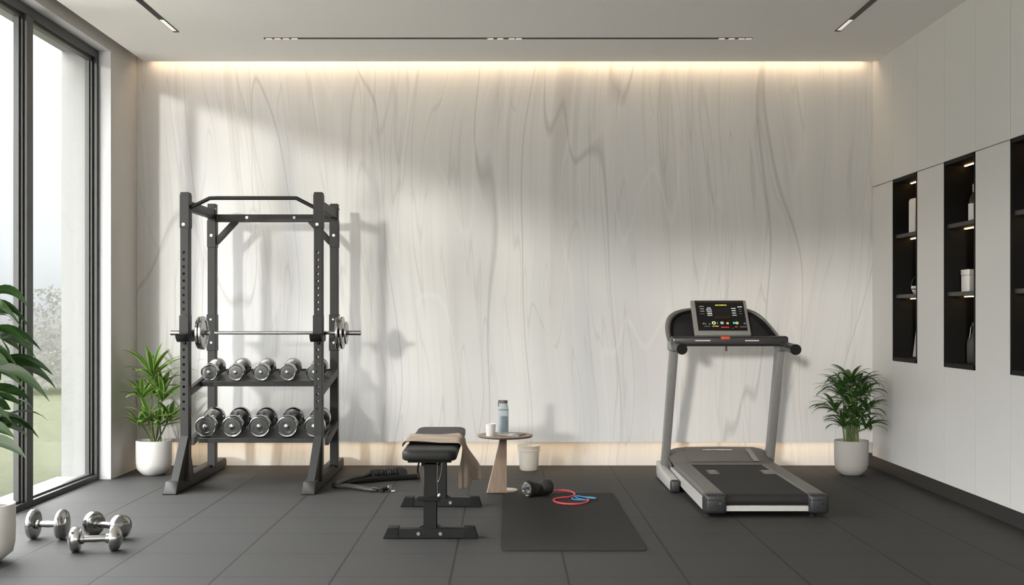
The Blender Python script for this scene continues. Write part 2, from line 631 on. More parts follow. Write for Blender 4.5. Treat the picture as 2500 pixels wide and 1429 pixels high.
def smooth_path(pts, n=8):
    # Catmull-Rom through the points
    pts = [Vector(p) for p in pts]
    out = []
    for i in range(len(pts) - 1):
        p0 = pts[max(i - 1, 0)]
        p1, p2 = pts[i], pts[i + 1]
        p3 = pts[min(i + 2, len(pts) - 1)]
        for k in range(n):
            t = k / n
            out.append(0.5 * ((2 * p1) + (p2 - p0) * t + (2 * p0 - 5 * p1 + 4 * p2 - p3) * t * t + (-p0 + 3 * p1 - 3 * p2 + p3) * t ** 3))
    out.append(pts[-1])
    return out


def box_obj(name, dims, material, parent=None, bev=0.0, seg=2, smooth=40):
    return MB().box(*dims, bev, seg).build(name, material, parent, smooth=smooth)


# ------------------------------------------------------------------ camera
cam = bpy.data.cameras.new('camera')
cam.sensor_width = 36.0
cam.lens = F / 2500 * 36.0
cam.shift_x = (1250 - VX) / 2500
cam.shift_y = (VY - 714.5) / 2500
cam.clip_end = 300
co = bpy.data.objects.new('camera', cam)
col.objects.link(co)
co.location = (0, 0, CAM_H)
co.rotation_euler = (PI / 2, 0, 0)
scn.camera = co

# ------------------------------------------------------------------ room shell
XL, XR = -2.87, 2.853          # faces of left wall and of the cabinets
YP, YB = 9.36, 9.55            # marble slab face, recessed plinth face
Y0 = -4.0                      # wall behind the camera
ZC = 3.147
XW = 3.30                      # wall behind the cabinets

f = MB().box(-3.0, XW, Y0 - 0.2, 9.8, -0.12, 0.0).build('floor', 'floor', smooth=None)
struct(f)
c = MB()
c.box(-2.783, XR + 0.004, Y0, 9.25, ZC, ZC + 0.05)
c.box(-3.25, XW + 0.1, Y0 - 0.2, 9.8, 3.46, 3.6)
struct(c.build('ceiling', 'ceiling', smooth=None))
w = MB()
w.box(XL - 0.2, XW + 0.1, YB, 9.8, -0.12, 3.46)
w.box(XL, XR + 0.02, YP, YB, 0.205, 3.44)
struct(w.build('wall_back', 'marble', smooth=None))
w = MB()
w.box(-3.23, XL, 8.75, 9.8, -0.12, 3.46)
w.box(-3.23, XL, Y0 - 0.2, 8.75, 3.12, 3.46)
struct(w.build('wall_left', 'plaster', smooth=None))
w = MB()
w.box(-3.02, -2.872, 8.744, 8.7501, 0.0, 3.12)       # painted reveal linings
w.box(-3.02, -2.872, -4.15, 8.744, 3.114, 3.1201)
struct(w.build('trim_1', 'white', smooth=None))
w = MB()
w.box(-3.229, -3.02, 8.738, 8.7501, 0.0, 3.12)
w.box(-3.229, -3.02, -4.15, 8.744, 3.114, 3.1201)
w.box(-3.26, -3.02, -4.15, 8.744, -0.12, 0.02)
struct(w.build('trim_2', 'outer', smooth=None))
struct(box_obj('wall_right', (XW, XW + 0.1, Y0, 9.8, -0.12, 3.46), 'plaster', smooth=None))
w = MB()
w.box(-3.02, XW + 0.1, Y0 - 0.2, Y0, 3.05, 3.46)
w.box(-3.02, XW + 0.1, Y0 - 0.2, Y0, -0.12, 0.35)
w.box(2.6, XW + 0.1, Y0 - 0.2, Y0, 0.35, 3.05)
struct(w.build('wall_front', 'plaster', smooth=None))
w = MB()
for xa in (-3.02, -0.98, 0.79, 2.54):
    w.box(xa, xa + 0.06, Y0 - 0.15, Y0 - 0.09, 0.35, 3.05)
w.box(-2.96, 2.6, Y0 - 0.15, Y0 - 0.09, 0.35, 0.41)
w.box(-2.96, 2.6, Y0 - 0.15, Y0 - 0.09, 2.99, 3.05)
struct(w.build('added_window_frame', 'frame', smooth=None))  # unseen opening and frame added to light the room from behind the camera
struct(box_obj('baseboard_right', (2.88, 2.90, Y0, YB, 0.0, 0.102), 'plinth', smooth=None))

# ------------------------------------------------------------------ window
win = thing('window_1', (-2.99, 8.72, 0), 'floor to ceiling dark metal window along the left wall', 'window')
win['kind'] = 'structure'
fr = MB()
fx0, fx1 = -3.025, -2.96
# jamb against the back reveal, stepped
fr.box(fx0, fx1, 8.70, 8.744, 0, 3.114)
fr.box(fx0 - 0.01, -2.985, 8.672, 8.70, 0.03, 3.08)
fr.box(fx0, -3.0, 8.655, 8.672, 0.03, 3.07)
# head and sill rails
fr.box(fx0, fx1, -4.1, 8.70, 3.055, 3.114)
fr.box(fx0, -2.985, -4.1, 8.70, 3.035, 3.055)
fr.box(fx0, fx1, -4.1, 8.70, 0.0, 0.038)
fr.box(fx0, -2.99, -4.1, 8.70, 0.038, 0.052)
struct(fr.build('window_frame', 'frame', win, smooth=None))
for ym in (7.43, 4.93, 2.43, -0.07, -2.57):
    mu = MB()
    mu.box(fx0, fx1, ym, ym + 0.10, 0.038, 3.06)
    mu.box(fx0, -2.978, ym - 0.022, ym, 0.04, 3.055)
    mu.box(fx0, -2.992, ym - 0.045, ym - 0.022, 0.04, 3.055)
    mu.box(fx0, -2.985, ym + 0.10, ym + 0.115, 0.04, 3.055)
    struct(mu.build('mullion', 'frame', win, smooth=None))
ys = [-4.05, -2.57, -0.07, 2.43, 4.93, 7.43, 8.70]
for a, b in zip(ys, ys[1:]):
    struct(MB().box(-3.012, -3.006, a + 0.05, b - 0.02, 0.04, 3.05).build('window_pane', 'glass', win, smooth=None))

# ------------------------------------------------------------------ garden
lawn = MB()
lawn.box(-90, -3.24, -40, 90, -0.3, -0.14)
tr_ = MB()  # unseen pale slab added to bounce sky light onto the ceiling
tr_.box(-8.0, -3.26, -12, 6.4, -0.14, -0.115)
tr_.box(-3.26, 6.0, -12, Y0 - 0.21, -0.14, -0.115)
struct(tr_.build('added_bounce_slab', 'bounce_slab', smooth=None))
tag(lawn.build('lawn', 'lawn', smooth=None), 'pale misty green lawn outside the window', 'grass', kind='stuff')


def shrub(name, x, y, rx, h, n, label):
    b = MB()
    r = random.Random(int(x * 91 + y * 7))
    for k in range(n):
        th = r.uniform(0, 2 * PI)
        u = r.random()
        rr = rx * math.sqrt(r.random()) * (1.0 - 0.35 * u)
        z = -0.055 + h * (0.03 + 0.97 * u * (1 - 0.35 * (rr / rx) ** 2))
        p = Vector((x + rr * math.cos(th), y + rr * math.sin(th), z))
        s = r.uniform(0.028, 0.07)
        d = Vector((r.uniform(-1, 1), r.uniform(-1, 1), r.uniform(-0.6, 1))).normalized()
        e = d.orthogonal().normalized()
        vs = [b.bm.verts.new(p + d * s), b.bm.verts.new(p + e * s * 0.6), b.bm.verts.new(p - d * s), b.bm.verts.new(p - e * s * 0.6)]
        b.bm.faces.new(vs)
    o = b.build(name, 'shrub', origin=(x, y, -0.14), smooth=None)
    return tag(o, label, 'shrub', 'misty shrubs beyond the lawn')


sh_lab = ['pale misty shrub at the far edge of the lawn, seen through the right window pane',
          'pale misty shrub farther left, behind the big broad-leaved plant',
          'tall sparse misty shrub behind the low shrubs outside']
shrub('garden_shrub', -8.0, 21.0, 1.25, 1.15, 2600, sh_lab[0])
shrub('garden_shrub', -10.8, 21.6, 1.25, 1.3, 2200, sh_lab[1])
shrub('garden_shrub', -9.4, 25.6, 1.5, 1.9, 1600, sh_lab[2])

# ------------------------------------------------------------------ right wall cabinets
edges = [9.36, 8.864, 8.343, 7.828, 7.309, 6.797, 6.28, 5.765, 5.25]
ZS = 2.19
G = 0.0022
niche_cols = {1, 3, 5}
names_lab = ['tall flat greige cabinet in the far corner beside the marble wall',
             'greige cabinet with the farthest black niche, holding a white ribbed vase',
             'flat greige cabinet between the farthest niche and the bottle niche',
             'greige cabinet with the black niche that holds a bottle and a white box',
             'flat greige cabinet between the bottle niche and the cut-off niche',
             'greige cabinet with the empty black niche cut off by the right picture edge',
             'flat greige cabinet nearest the camera', 'flat greige cabinet beside the camera']
for i in range(7):
    y1, y0 = edges[i], edges[i + 1]
    if i == 6:
        continue
    cab = thing('wall_cabinet', (XR, (y0 + y1) / 2, 0.1), names_lab[i], 'cabinet', 'built-in cabinets along the right wall')
    ca = MB()
    if i in niche_cols:
        ca.box(XR + 0.02, XW, y0, y1, 0.102, 0.855)
        ca.box(XR + 0.02, XW, y0, y1, ZS + 0.02, 3.46)
        ca.box(3.22, XW, y0, y1, 0.855, ZS + 0.02)
    else:
        ca.box(XR + 0.02, XW, y0, y1, 0.102, 3.46)
    ca.build('carcass', 'seam', cab, smooth=None)
    MB().box(XR, XR + 0.019, y0 + G, y1 - G, ZS + 0.003, 3.45).build('upper_door', 'cabinet', cab, smooth=None)
    if i in niche_cols:
        MB().box(XR, XR + 0.019, y0 + G, y1 - G, 0.102, 0.858).build('lower_door', 'cabinet', cab, smooth=None)
        ln = MB()
        zb, zt = 0.86, ZS
        tk = 0.016
        ln.box(XR - 0.003, 3.22, y1 - tk, y1 - 0.001, zb, zt)
        ln.box(XR - 0.003, 3.22, y0 + 0.001, y0 + tk, zb, zt)
        ln.box(XR - 0.003, 3.22, y0 + 0.001, y1 - 0.001, zb, zb + 0.028)
        ln.box(XR - 0.003, 3.22, y0 + 0.001, y1 - 0.001, zt - 0.025, zt)
        ln.box(3.20, 3.22, y0 + 0.001, y1 - 0.001, zb, zt)
        ln.build('niche_lining', 'niche', cab, smooth=None)
        for zsh in (1.757, 1.318):
            MB().box(XR + 0.015, 3.20, y0 + tk, y1 - tk, zsh, zsh + 0.026).build('shelf', 'shelf', cab, smooth=None)
        for zl in (zt - 0.025, 1.757, 1.318):
            MB().box(2.972, 2.984, y0 + tk + 0.01, y1 - tk - 0.015, zl - 0.006, zl).build('light_strip', 'led_strip', cab, smooth=None)
    else:
        MB().box(XR, XR + 0.019, y0 + G, y1 - G, 0.102, ZS - 0.003).build('lower_door', 'cabinet', cab, smooth=None)
# the same cabinet run continues beside and behind the camera
w = MB()
w.box(XR, XW, Y0, edges[6], 0.102, 3.45)
struct(w.build('wall_right.001', 'cabinet', smooth=None))

# things in the niches
z1, z2, z3 = 1.783, 1.344, 0.888
# niche column 1
vx, vy = 2.985, 8.745
b = MB()
n = 48
t = bmesh.new()
rings = []
for zz, rr in ((0, 0.046), (0.004, 0.05), (0.24, 0.05), (0.255, 0.044), (0.262, 0.02)):
    rings.append([t.verts.new((vx + (rr * (1 + 0.05 * math.cos(12 * 2 * PI * k / n))) * math.cos(2 * PI * k / n),
                               vy + (rr * (1 + 0.05 * math.cos(12 * 2 * PI * k / n))) * math.sin(2 * PI * k / n), z1 + zz)) for k in range(n)])
for a, bb in zip(rings, rings[1:]):
    for k in range(n):
        t.faces.new([a[k], a[(k + 1) % n], bb[(k + 1) % n], bb[k]])
t.faces.new(rings[0][::-1])
t.faces.new(rings[-1])
b.merge(t)
va = thing('ribbed_vase', (vx, vy, z1), 'white ribbed cylindrical vase on the top shelf of the farthest niche', 'vase')
b.build('body', 'white_gloss', va)
MB().cyl((vx, vy, z1 + 0.258), (vx, vy, z1 + 0.278), 0.007, 0.005, 10).build('stopper', 'niche', va)
bo = thing('small_bowl', (2.992, 8.735, z2), 'small white bowl with a thin hoop handle in the farthest niche', 'bowl')
MB().lathe([(0, 0), (0.024, 0), (0.032, 0.012), (0.046, 0.04), (0.047, 0.062), (0.043, 0.062), (0.040, 0.04), (0, 0.02)], Matrix.Translation((2.992, 8.735, z2))).build('bowl_body', 'white_gloss', bo)
MB().lathe([(0.0448, 0.036), (0.048, 0.037), (0.048, 0.043), (0.0455, 0.043)], Matrix.Translation((2.992, 8.735, z2))).build('rim_band', 'niche', bo)
MB().tube([(2.992 + 0.046 * math.cos(a), 8.735, z2 + 0.06 + 0.075 * math.sin(a)) for a in [PI * k / 14 for k in range(15)]], 0.0025, 8).build('hoop_handle', 'shelf', bo)
bd = MB()
mt = Matrix.Translation((2.995, 8.74, z3)) @ Matrix.Rotation(math.radians(7), 4, 'Y')
bd.box(-0.016, 0.016, -0.07, 0.07, 0.0, 0.33, 0.003, 2, mt)
tag(bd.build('leaning_board', 'white_gloss', origin=(2.995, 8.74, z3)), 'narrow white board leaning in the bottom of the farthest niche', 'board')
# niche column 2
bx, by = 3.0, 7.70
wb = thing('wine_bottle', (bx, by, z1), 'dark bottle with a white label and foil neck in the second niche', 'bottle')
MB().lathe([(0, 0), (0.033, 0), (0.036, 0.006), (0.036, 0.135), (0.030, 0.165), (0.015, 0.19), (0.0135, 0.205), (0, 0.205)], Matrix.Translation((bx, by, z1))).build('bottle_body', 'wine', wb)
MB().lathe([(0.0368, 0.018), (0.0370, 0.019), (0.0370, 0.125), (0.0368, 0.126)], Matrix.Translation((bx, by, z1))).build('paper_label', 'white_gloss', wb)
MB().lathe([(0, 0.20), (0.0138, 0.20), (0.0138, 0.215), (0.0155, 0.217), (0.0155, 0.226), (0.0138, 0.228), (0.0138, 0.24), (0.0152, 0.242), (0.0152, 0.252), (0.012, 0.256), (0, 0.256)], Matrix.Translation((bx, by, z1))).build('foil_neck', 'chrome_face', wb)
gx, gy = 2.985, 7.66
gb = thing('gift_box', (gx, gy, z2), 'square white lidded box with a black two-legged emblem in the second niche', 'box')
MB().box(gx - 0.062, gx + 0.062, gy - 0.06, gy + 0.06, z2, z2 + 0.104, 0.002).build('box_body', 'white_gloss', gb)
MB().box(gx - 0.064, gx + 0.064, gy - 0.062, gy + 0.062, z2 + 0.106, z2 + 0.142, 0.002).build('lid', 'white_gloss', gb)
em = MB()
ex, ez, ey = gx - 0.004, z2 + 0.072, gy - 0.0606
em.box(ex - 0.018, ex + 0.018, ey - 0.001, ey + 0.0005, ez + 0.026, ez + 0.033)
em.box(ex - 0.018, ex - 0.014, ey - 0.001, ey + 0.0005, ez + 0.020, ez + 0.027)
em.box(ex + 0.014, ex + 0.018, ey - 0.001, ey + 0.0005, ez + 0.020, ez + 0.027)
em.box(ex - 0.010, ex - 0.004, ey - 0.001, ey + 0.0005, ez + 0.002, ez + 0.027)
em.box(ex + 0.003, ex + 0.009, ey - 0.001, ey + 0.0005, ez + 0.002, ez + 0.027)
em.build('emblem', 'rubber', gb, smooth=None)
jx, jy = 3.0, 7.68
jg = thing('stoneware_jug', (jx, jy, z3), 'dark grey jug with a pale loop handle at the bottom of the second niche', 'jug')
MB().lathe([(0, 0), (0.046, 0), (0.052, 0.01), (0.053, 0.13), (0.045, 0.165), (0.022, 0.19), (0.017, 0.215), (0.020, 0.245), (0.024, 0.26), (0.018, 0.26), (0.012, 0.21), (0, 0.20)], Matrix.Translation((jx, jy, z3))).build('jug_body', 'jug', jg)
MB().tube(smooth_path([(jx - 0.018, jy - 0.012, z3 + 0.25), (jx - 0.034, jy - 0.018, z3 + 0.235), (jx - 0.040, jy - 0.02, z3 + 0.20), (jx - 0.046, jy - 0.02, z3 + 0.165)], 6), 0.0035, 8).build('handle', 'bolt', jg)
MB().cyl((jx, jy, z3 + 0.262), (jx, jy, z3 + 0.276), 0.012, 0.010, 12).build('stopper', 'bolt', jg)

# ------------------------------------------------------------------ ceiling lights
def slot_light(x0, x1, y0, y1, lits, label, loc):
    th = thing('recessed_light', loc, label, 'ceiling light', 'slim black linear lights in the ceiling')
    MB().box(x0, x1, y0, y1, ZC - 0.003, ZC + 0.03).build('housing', 'slot', th, smooth=None)
    for (a, b_, c_, d_) in lits:
        MB().box(a, b_, c_, d_, ZC - 0.0055, ZC - 0.0032).build('diffuser', 'diffuser', th, smooth=None)


slot_light(-2.289, -2.249, 4.2, 8.285, [(-2.283, -2.256, 7.93, 8.235)], 'black linear ceiling light on the left, running towards the window corner', (-2.27, 6.2, ZC))
slot_light(2.257, 2.297, 4.2, 8.26, [(2.263, 2.290, 7.93, 8.215)], 'black linear ceiling light on the right, above the cabinets', (2.277, 6.2, ZC))
lits = []
for a in (-1.69, -1.63, -1.57, -1.51, -0.13, -0.06, 0.02, 0.07, 1.50, 1.57, 1.64, 1.69):
    lits.append((a, a + 0.042, 8.462, 8.486))
slot_light(-1.704, 1.736, 8.455, 8.493, lits, 'long thin black linear ceiling light parallel to the marble wall', (0, 8.47, ZC))

# ------------------------------------------------------------------ power rack
def rack():
    r = thing('power_rack', (-1.74, 8.6, 0), 'charcoal steel power rack with pull-up bar and two dumbbell shelves', 'power rack')
    XA, XB = -2.192, -1.281
    W, D = 0.058, 0.075
    YF, YRr = 8.20, 8.95
    # holes in the two front uprights
    zs_all = []
    for k in range(9):
        zs_all.append(1.2 - (616.6 + 17.37 * k - 768) * 8.2 / F)
    for k in range(9):
        zs_all.append(1.2 - (854.4 + 18.1 * k - 768) * 8.2 / F)
    zs_all.append(1.2 - (1068.8 - 768) * 8.2 / F)
    for x in (XA, XB):
        cut = MB()
        for z in zs_all:
            cut.cyl((x - 0.004, YF - 0.05, z), (x - 0.004, YF + D + 0.05, z), 0.0098, None, 14)
        up = MB().box(x - W / 2, x + W / 2, YF, YF + D, 0.06, 2.035, 0.003, 1)
        uo = up.build('front_upright', 'rack', r)
        cm = bpy.data.meshes.new('cut')
        cut.bm.to_mesh(cm)
        cut.bm.free()
        cobj = bpy.data.objects.new('cut', cm)
        col.objects.link(cobj)
        cobj.location = -Vector((-1.74, 8.6, 0))
        cobj.parent = r
        cobj.location = Vector((0, 0, 0)) - Vector((-1.74, 8.6, 0))
        md = uo.modifiers.new('b', 'BOOLEAN')
        md.object = cobj
        md.operation = 'DIFFERENCE'
        md.solver = 'EXACT'
        dg = bpy.context.evaluated_depsgraph_get()
        me = bpy.data.meshes.new_from_object(uo.evaluated_get(dg))
        uo.modifiers.clear()
        uo.data = me
        bpy.data.objects.remove(cobj)
        me.polygons.foreach_set('use_smooth', [True] * len(me.polygons))
        me.set_sharp_from_angle(angle=math.radians(35))
    for x in (XA, XB):
        MB().box(x - W / 2, x + W / 2, YRr, YRr + D, 0.06, 2.025, 0.003, 1).build('rear_upright', 'rack', r)
    for x, fx in ((XA, -2.235), (XB, -1.315)):
        ft = MB()
        ft.prism([(7.985, 0.004), (8.035, 0.082), (9.40, 0.082), (9.43, 0.06), (9.43, 0.012), (9.40, 0.004)], 'x', fx - 0.04, fx + 0.045, 0.004, 1)
        fo = ft.build('base_foot', 'rack', r)
        pad = MB()
        pad.box(fx - 0.043, fx + 0.048, 7.98, 8.01, 0.0, 0.008)
        pad.build('rubber_foot', 'rubber', fo)
        MB().cyl((fx + 0.02, 9.36, 0), (fx + 0.02, 9.36, 0.02), 0.016, None, 14).build('rubber_foot', 'rubber', fo)
        # flared gusset in front of the upright
        gu = MB()
        gx0, gx1 = x - 0.028, x + 0.028
        q = (fx - x) * 0.35
        t = bmesh.new()
        v = [t.verts.new(p) for p in ((gx0, YF - 0.001, 0.37), (gx1 - 0.002, YF - 0.001, 0.37), (gx0, YF + 0.05, 0.37), (gx1 - 0.002, YF + 0.05, 0.37),
                                      (gx0 + q - 0.012, 8.06, 0.08), (gx1 + q - 0.018, 8.06, 0.08), (gx0 + q, YF + 0.05, 0.08), (gx1 + q, YF + 0.05, 0.08))]
        for fc in ((0, 1, 5, 4), (2, 6, 7, 3), (0, 4, 6, 2), (1, 3, 7, 5), (0, 2, 3, 1), (4, 5, 7, 6)):
            t.faces.new([v[i] for i in fc])
        gu.merge(t)
        gu.build('front_gusset', 'rack', r, smooth=None)
        g2 = MB()
        g2.prism([(YF + D - 0.002, 0.40), (YF + D - 0.002, 0.08), (YF + D + 0.16, 0.08)], 'x', x - 0.004, x + 0.004)
        g2.build('rear_gusset', 'rack', r, smooth=None)
    # pull-up bar
    zt, zl = 1.997, 1.935
    pts = [(XA + 0.02, 8.245, zl - 0.012), (XA + 0.035, 8.245, zl), P(512, 0, 8.245).x and (P(512, 0, 8.245).x, 8.245, zt), (P(530, 0, 8.245).x, 8.245, zt + 0.001),
           (P(708, 0, 8.245).x, 8.245, zt + 0.001), (P(724, 0, 8.245).x, 8.245, zt), (XB - 0.035, 8.245, zl), (XB - 0.02, 8.245, zl - 0.012)]
    MB().tube(pts, 0.0135, 14).build('pull_up_bar', 'rack_dark', r)
    for x in (XA, XB):
        MB().box(x - 0.024, x + 0.024, YF + D, YRr, 1.915, 1.98, 0.003, 1).build('side_beam', 'rack', r)
    MB().box(XA + W / 2, XB - W / 2, YRr + 0.008, YRr + 0.06, 1.890, 1.946, 0.003, 1).build('cross_beam', 'rack', r)
    for sx, x in ((1, XA), (-1, XB)):
        x0 = x + sx * W / 2
        MB().beam((x0 - sx * 0.004, YRr + 0.034, 1.735), (x0 + sx * 0.15, YRr + 0.034, 1.90), 0.045, 0.04, 0.003, up=(0, 1, 0)).build('brace', 'rack', r)
    # sleeve plates at the corners
    for x in (XA, XB):
        MB().box(x - W / 2 - 0.003, x + W / 2 + 0.003, YF - 0.004, YF + D + 0.003, 1.79, 2.02, 0.002, 1).build('corner_sleeve', 'rack', r)
        MB().box(x - W / 2 - 0.003, x + W / 2 + 0.003, YRr - 0.004, YRr + D + 0.003, 1.70, 1.90, 0.002, 1).build('corner_sleeve', 'rack', r)
        MB().box(x - W / 2 - 0.006, x + W / 2 + 0.006, YRr - 0.005, YRr + D, 0.93, 1.20, 0.002, 1).build('rear_bracket', 'rack_dark', r)

    def bolt(x, y, z, axis=(0, -1, 0), s=1.0):
        a = Vector((x, y, z))
        d = Vector(axis)
        b = MB()
        b.cyl(a, a + d * 0.003, 0.0105 * s, None, 18)
        b.cyl(a + d * 0.003, a + d * 0.010, 0.0075 * s, 0.0065 * s, 6)
        b.build('bolt', 'bolt', r)
    for px in (602, 718):
        p = P(px, 531, YRr)
        bolt(p.x, YRr + 0.008, p.z)
    for x in (XA, XB):
        bolt(x - 0.006, YF - 0.004, 1.2 + (768 - 548) * 8.2 / F)
        bolt(x, YRr - 0.004, 1.2 + (768 - 575) * 8.95 / F)
        bolt(x - 0.004, YRr - 0.005, 1.163, s=0.7)
        bolt(x, YRr - 0.005, 0.99, s=0.8)
    bolt(XB + W / 2, YRr + 0.03, 1.985, (1, 0, 0), 0.9)
    bolt(XB + W / 2, YRr + 0.03, 1.83, (1, 0, 0), 0.9)
    bolt(XB + W / 2 + 0.003, YRr - 0.02, 0.36, (1, 0, 0), 0.9)
    bolt(XA + W / 2, YRr + 0.0, 1.985, (1, 0, 0), 0.9)
    # bar holders
    for x in (XA, XB):
        zc = 1.072
        h = MB().box(x - W / 2 - 0.006, x + W / 2 + 0.001, YF - 0.006, YF + D + 0.004, 1.068, 1.195, 0.003, 1)
        ho = h.build('bar_holder', 'rack', r)
        cu = MB()
        cu.prism([(YF - 0.05, 1.068), (YF - 0.03, 1.035), (YF + 0.0, 1.012), (YF + D + 0.09, 1.012), (YF + D + 0.11, 1.03), (YF + D + 0.11, 1.085), (YF + D + 0.10, 1.085),
                  (YF + D + 0.095, 1.058), (YF + D + 0.0, 1.055), (YF - 0.04, 1.07)], 'x', x - W / 2 - 0.024, x + W / 2 - 0.002, 0.003, 1)
        cu.build('hook', 'rack_dark', ho)
        MB().cyl((x + 0.002, YF - 0.002, 1.01), (x + 0.002, YF - 0.002, 0.996), 0.014, 0.012, 16).build('lock_pin', 'rack_dark', ho)
    # dumbbell shelves, tilted up towards the back
    def tray(y0, z0, y1, z1_, lip, arm, ox):
        b = MB()
        xa, xb = -2.190, -1.252
        th = 0.006
        b.prism([(y0, z0 - th), (y0, z0), (y1, z1_), (y1, z1_ - th)], 'x', xa + 0.03, xb - 0.03)
        o = b.build('dumbbell_shelf', 'rack_dark', r, smooth=None)
        MB().box(xa + 0.03, xb - 0.03, y0 - 0.004, y0 + 0.008, z0 - lip, z0 + 0.002, 0.002, 1).build('front_lip', 'rack', o)
        MB().box(xa + 0.03, xb - 0.03, y1 - 0.008, y1 + 0.004, z1_ - 0.03, z1_ + 0.012, 0.002, 1).build('rear_lip', 'rack', o)
        sl = (z1_ - z0) / (y1 - y0)
        for xx in (xa + 0.015 - ox, xb - 0.015 + ox * 0.3):
            ya = arm
            za = z0 + sl * (ya - y0)
            MB().prism([(ya, za - 0.045), (ya, za + 0.006), (y1, z1_ + 0.012), (y1, z1_ - 0.045)], 'x', xx - 0.014, xx + 0.014).build('side_plate', 'rack', o, smooth=None)
        return o
    tray(8.52, 0.724, 8.945, 0.784, 0.034, 8.26, 0.0)
    tray(8.45, 0.328, 8.945, 0.406, 0.030, 8.44, 0.028)
    return r


rack()


# ------------------------------------------------------------------ dumbbells
def dumbbell(R, T, Lc, name='dumbbell', dome=False):
    root = thing(name, (0, 0, 0), 'x', 'dumbbell')
    root['_local'] = 1
    rot = Matrix.Rotation(PI / 2, 4, 'X')            # lathe axis z -> -y
    hb = MB()
    gr = 0.016
    hb.lathe([(0, -Lc / 2), (gr * 0.9, -Lc / 2), (gr * 0.9, -Lc * 0.36), (gr * 1.1, -Lc * 0.3), (gr, -Lc * 0.18), (gr * 1.12, 0), (gr, Lc * 0.18), (gr * 1.1, Lc * 0.3), (gr * 0.9, Lc * 0.36), (gr * 0.9, Lc / 2), (0, Lc / 2)], rot, 28)
    for s in (-1, 1):
        hb.lathe([(0, s * (Lc / 2 - T / 2 - 0.016)), (gr * 1.5, s * (Lc / 2 - T / 2 - 0.016)), (gr * 1.6, s * (Lc / 2 - T / 2 - 0.002)), (0, s * (Lc / 2 - T / 2))], rot, 28)
    ho = hb.build('grip', 'chrome', root)
    for s in (-1, 1):
        b = MB()
        z0 = s * (Lc / 2 - T / 2)
        d = s * T
        if dome:
            prof = [(0, 0), (R * 0.45, 0.0), (R * 0.86, 0.04), (R * 0.97, 0.10), (R, 0.25), (R, 0.62), (R * 0.96, 0.72), (R * 0.90, 0.76), (R * 0.86, 0.74), (R * 0.78, 0.82), (R * 0.5, 0.98), (R * 0.3, 1.04), (0, 1.06)]
        else:
            prof = [(0, 0), (R * 0.55, 0.0), (R * 0.92, 0.04), (R, 0.16), (R, 0.80), (R * 0.97, 0.93), (R * 0.91, 0.98), (R * 0.86, 0.96), (R * 0.83, 0.90), (R * 0.80, 0.89), (0, 0.89)]
        b.lathe([(r_, z0 + d * u) for r_, u in prof], rot, 48)
        h = b.build('weight_head', 'chrome', root)
        if not dome:
            c = MB()
            c.lathe([(0, z0 + d * 0.895), (R * 0.80, z0 + d * 0.895), (R * 0.79, z0 + d * 0.93), (R * 0.55, z0 + d * 0.94), (R * 0.53, z0 + d * 0.92), (R * 0.34, z0 + d * 0.925), (0, z0 + d * 0.925)], rot, 40)
            c.build('end_face', 'chrome_face', h)
            k = MB()
            k.lathe([(0, z0 + d * 0.93), (R * 0.27, z0 + d * 0.93), (R * 0.26, z0 + d * 1.02), (R * 0.17, z0 + d * 1.10), (0, z0 + d * 1.12)], rot, 24)
            k.build('hub_nut', 'chrome', h)
    return root


def strip_local(o):
    if '_local' in o:
        del o['_local']


ord5 = ['leftmost', 'second from the left', 'middle', 'fourth from the left', 'rightmost']
proto = dumbbell(0.061, 0.062, 0.215)
proto['group'] = 'chrome dumbbells on the upper rack shelf'
up_px = (513.4, 577.5, 639.7, 703.7, 769)
slope_u = math.atan(0.06 / 0.425)
items = []
for k, px in enumerate(up_px):
    yc = 8.66
    x = (px - VX) * 8.56 / F
    zc = 0.724 + (yc - 8.52) * 0.06 / 0.425 + 0.0612 / math.cos(slope_u) + 0.001
    lab = f'chrome dumbbell, {ord5[k]} on the upper shelf of the power rack'
    loc = Vector((x, yc, zc))
    rot = (slope_u, 0, 0)
    if k == 0:
        proto.location = loc
        proto.rotation_euler = rot
        proto['label'] = lab
        first = proto
    else:
        dup(first, loc, rot, lab)
proto2 = dumbbell(0.0765, 0.068, 0.245)
proto2['group'] = 'large chrome dumbbells on the lower rack shelf'
lo_px = (504, 569, 635, 702, 769)
slope_l = math.atan(0.078 / 0.495)
for k, px in enumerate(lo_px):
    yc = 8.61
    x = (px - VX) * 8.49 / F
    zc = 0.328 + (yc - 8.45) * 0.078 / 0.495 + 0.0767 / math.cos(slope_l) + 0.001
    lab = f'large chrome dumbbell, {ord5[k]} on the lower shelf of the power rack'
    loc = Vector((x, yc, zc))
    rot = (slope_l, 0, 0)
    if k == 0:
        proto2.location = loc
        proto2.rotation_euler = rot
        proto2['label'] = lab
    else:
        dup(proto2, loc, rot, lab)

# dumbbells lying on the floor by the window
d1 = dumbbell(0.080, 0.040, 0.165, dome=True)
tag(d1, 'chrome dumbbell with wide disc heads lying leftmost on the floor beside the window', group='chrome dumbbells on the floor')
d1.location = (-2.445, 6.42, 0.080)
d1.rotation_euler = (0, 0, math.radians(90 - 4))
d2 = dumbbell(0.066, 0.055, 0.215, dome=True)
tag(d2, 'chrome dumbbell lying behind the other two on the floor, one round end facing the camera', group='chrome dumbbells on the floor')
d2.location = (-2.145, 6.47, 0.066)
d2.rotation_euler = (0, 0, math.radians(60))
d3 = dumbbell(0.063, 0.060, 0.200, dome=True)
tag(d3, 'smaller chrome dumbbell lying in front of the other two on the floor', group='chrome dumbbells on the floor')
d3.location = (-2.08, 6.09, 0.063)
d3.rotation_euler = (0, 0, math.radians(90 + 10))
for o in list(bpy.data.objects):
    strip_local(o)

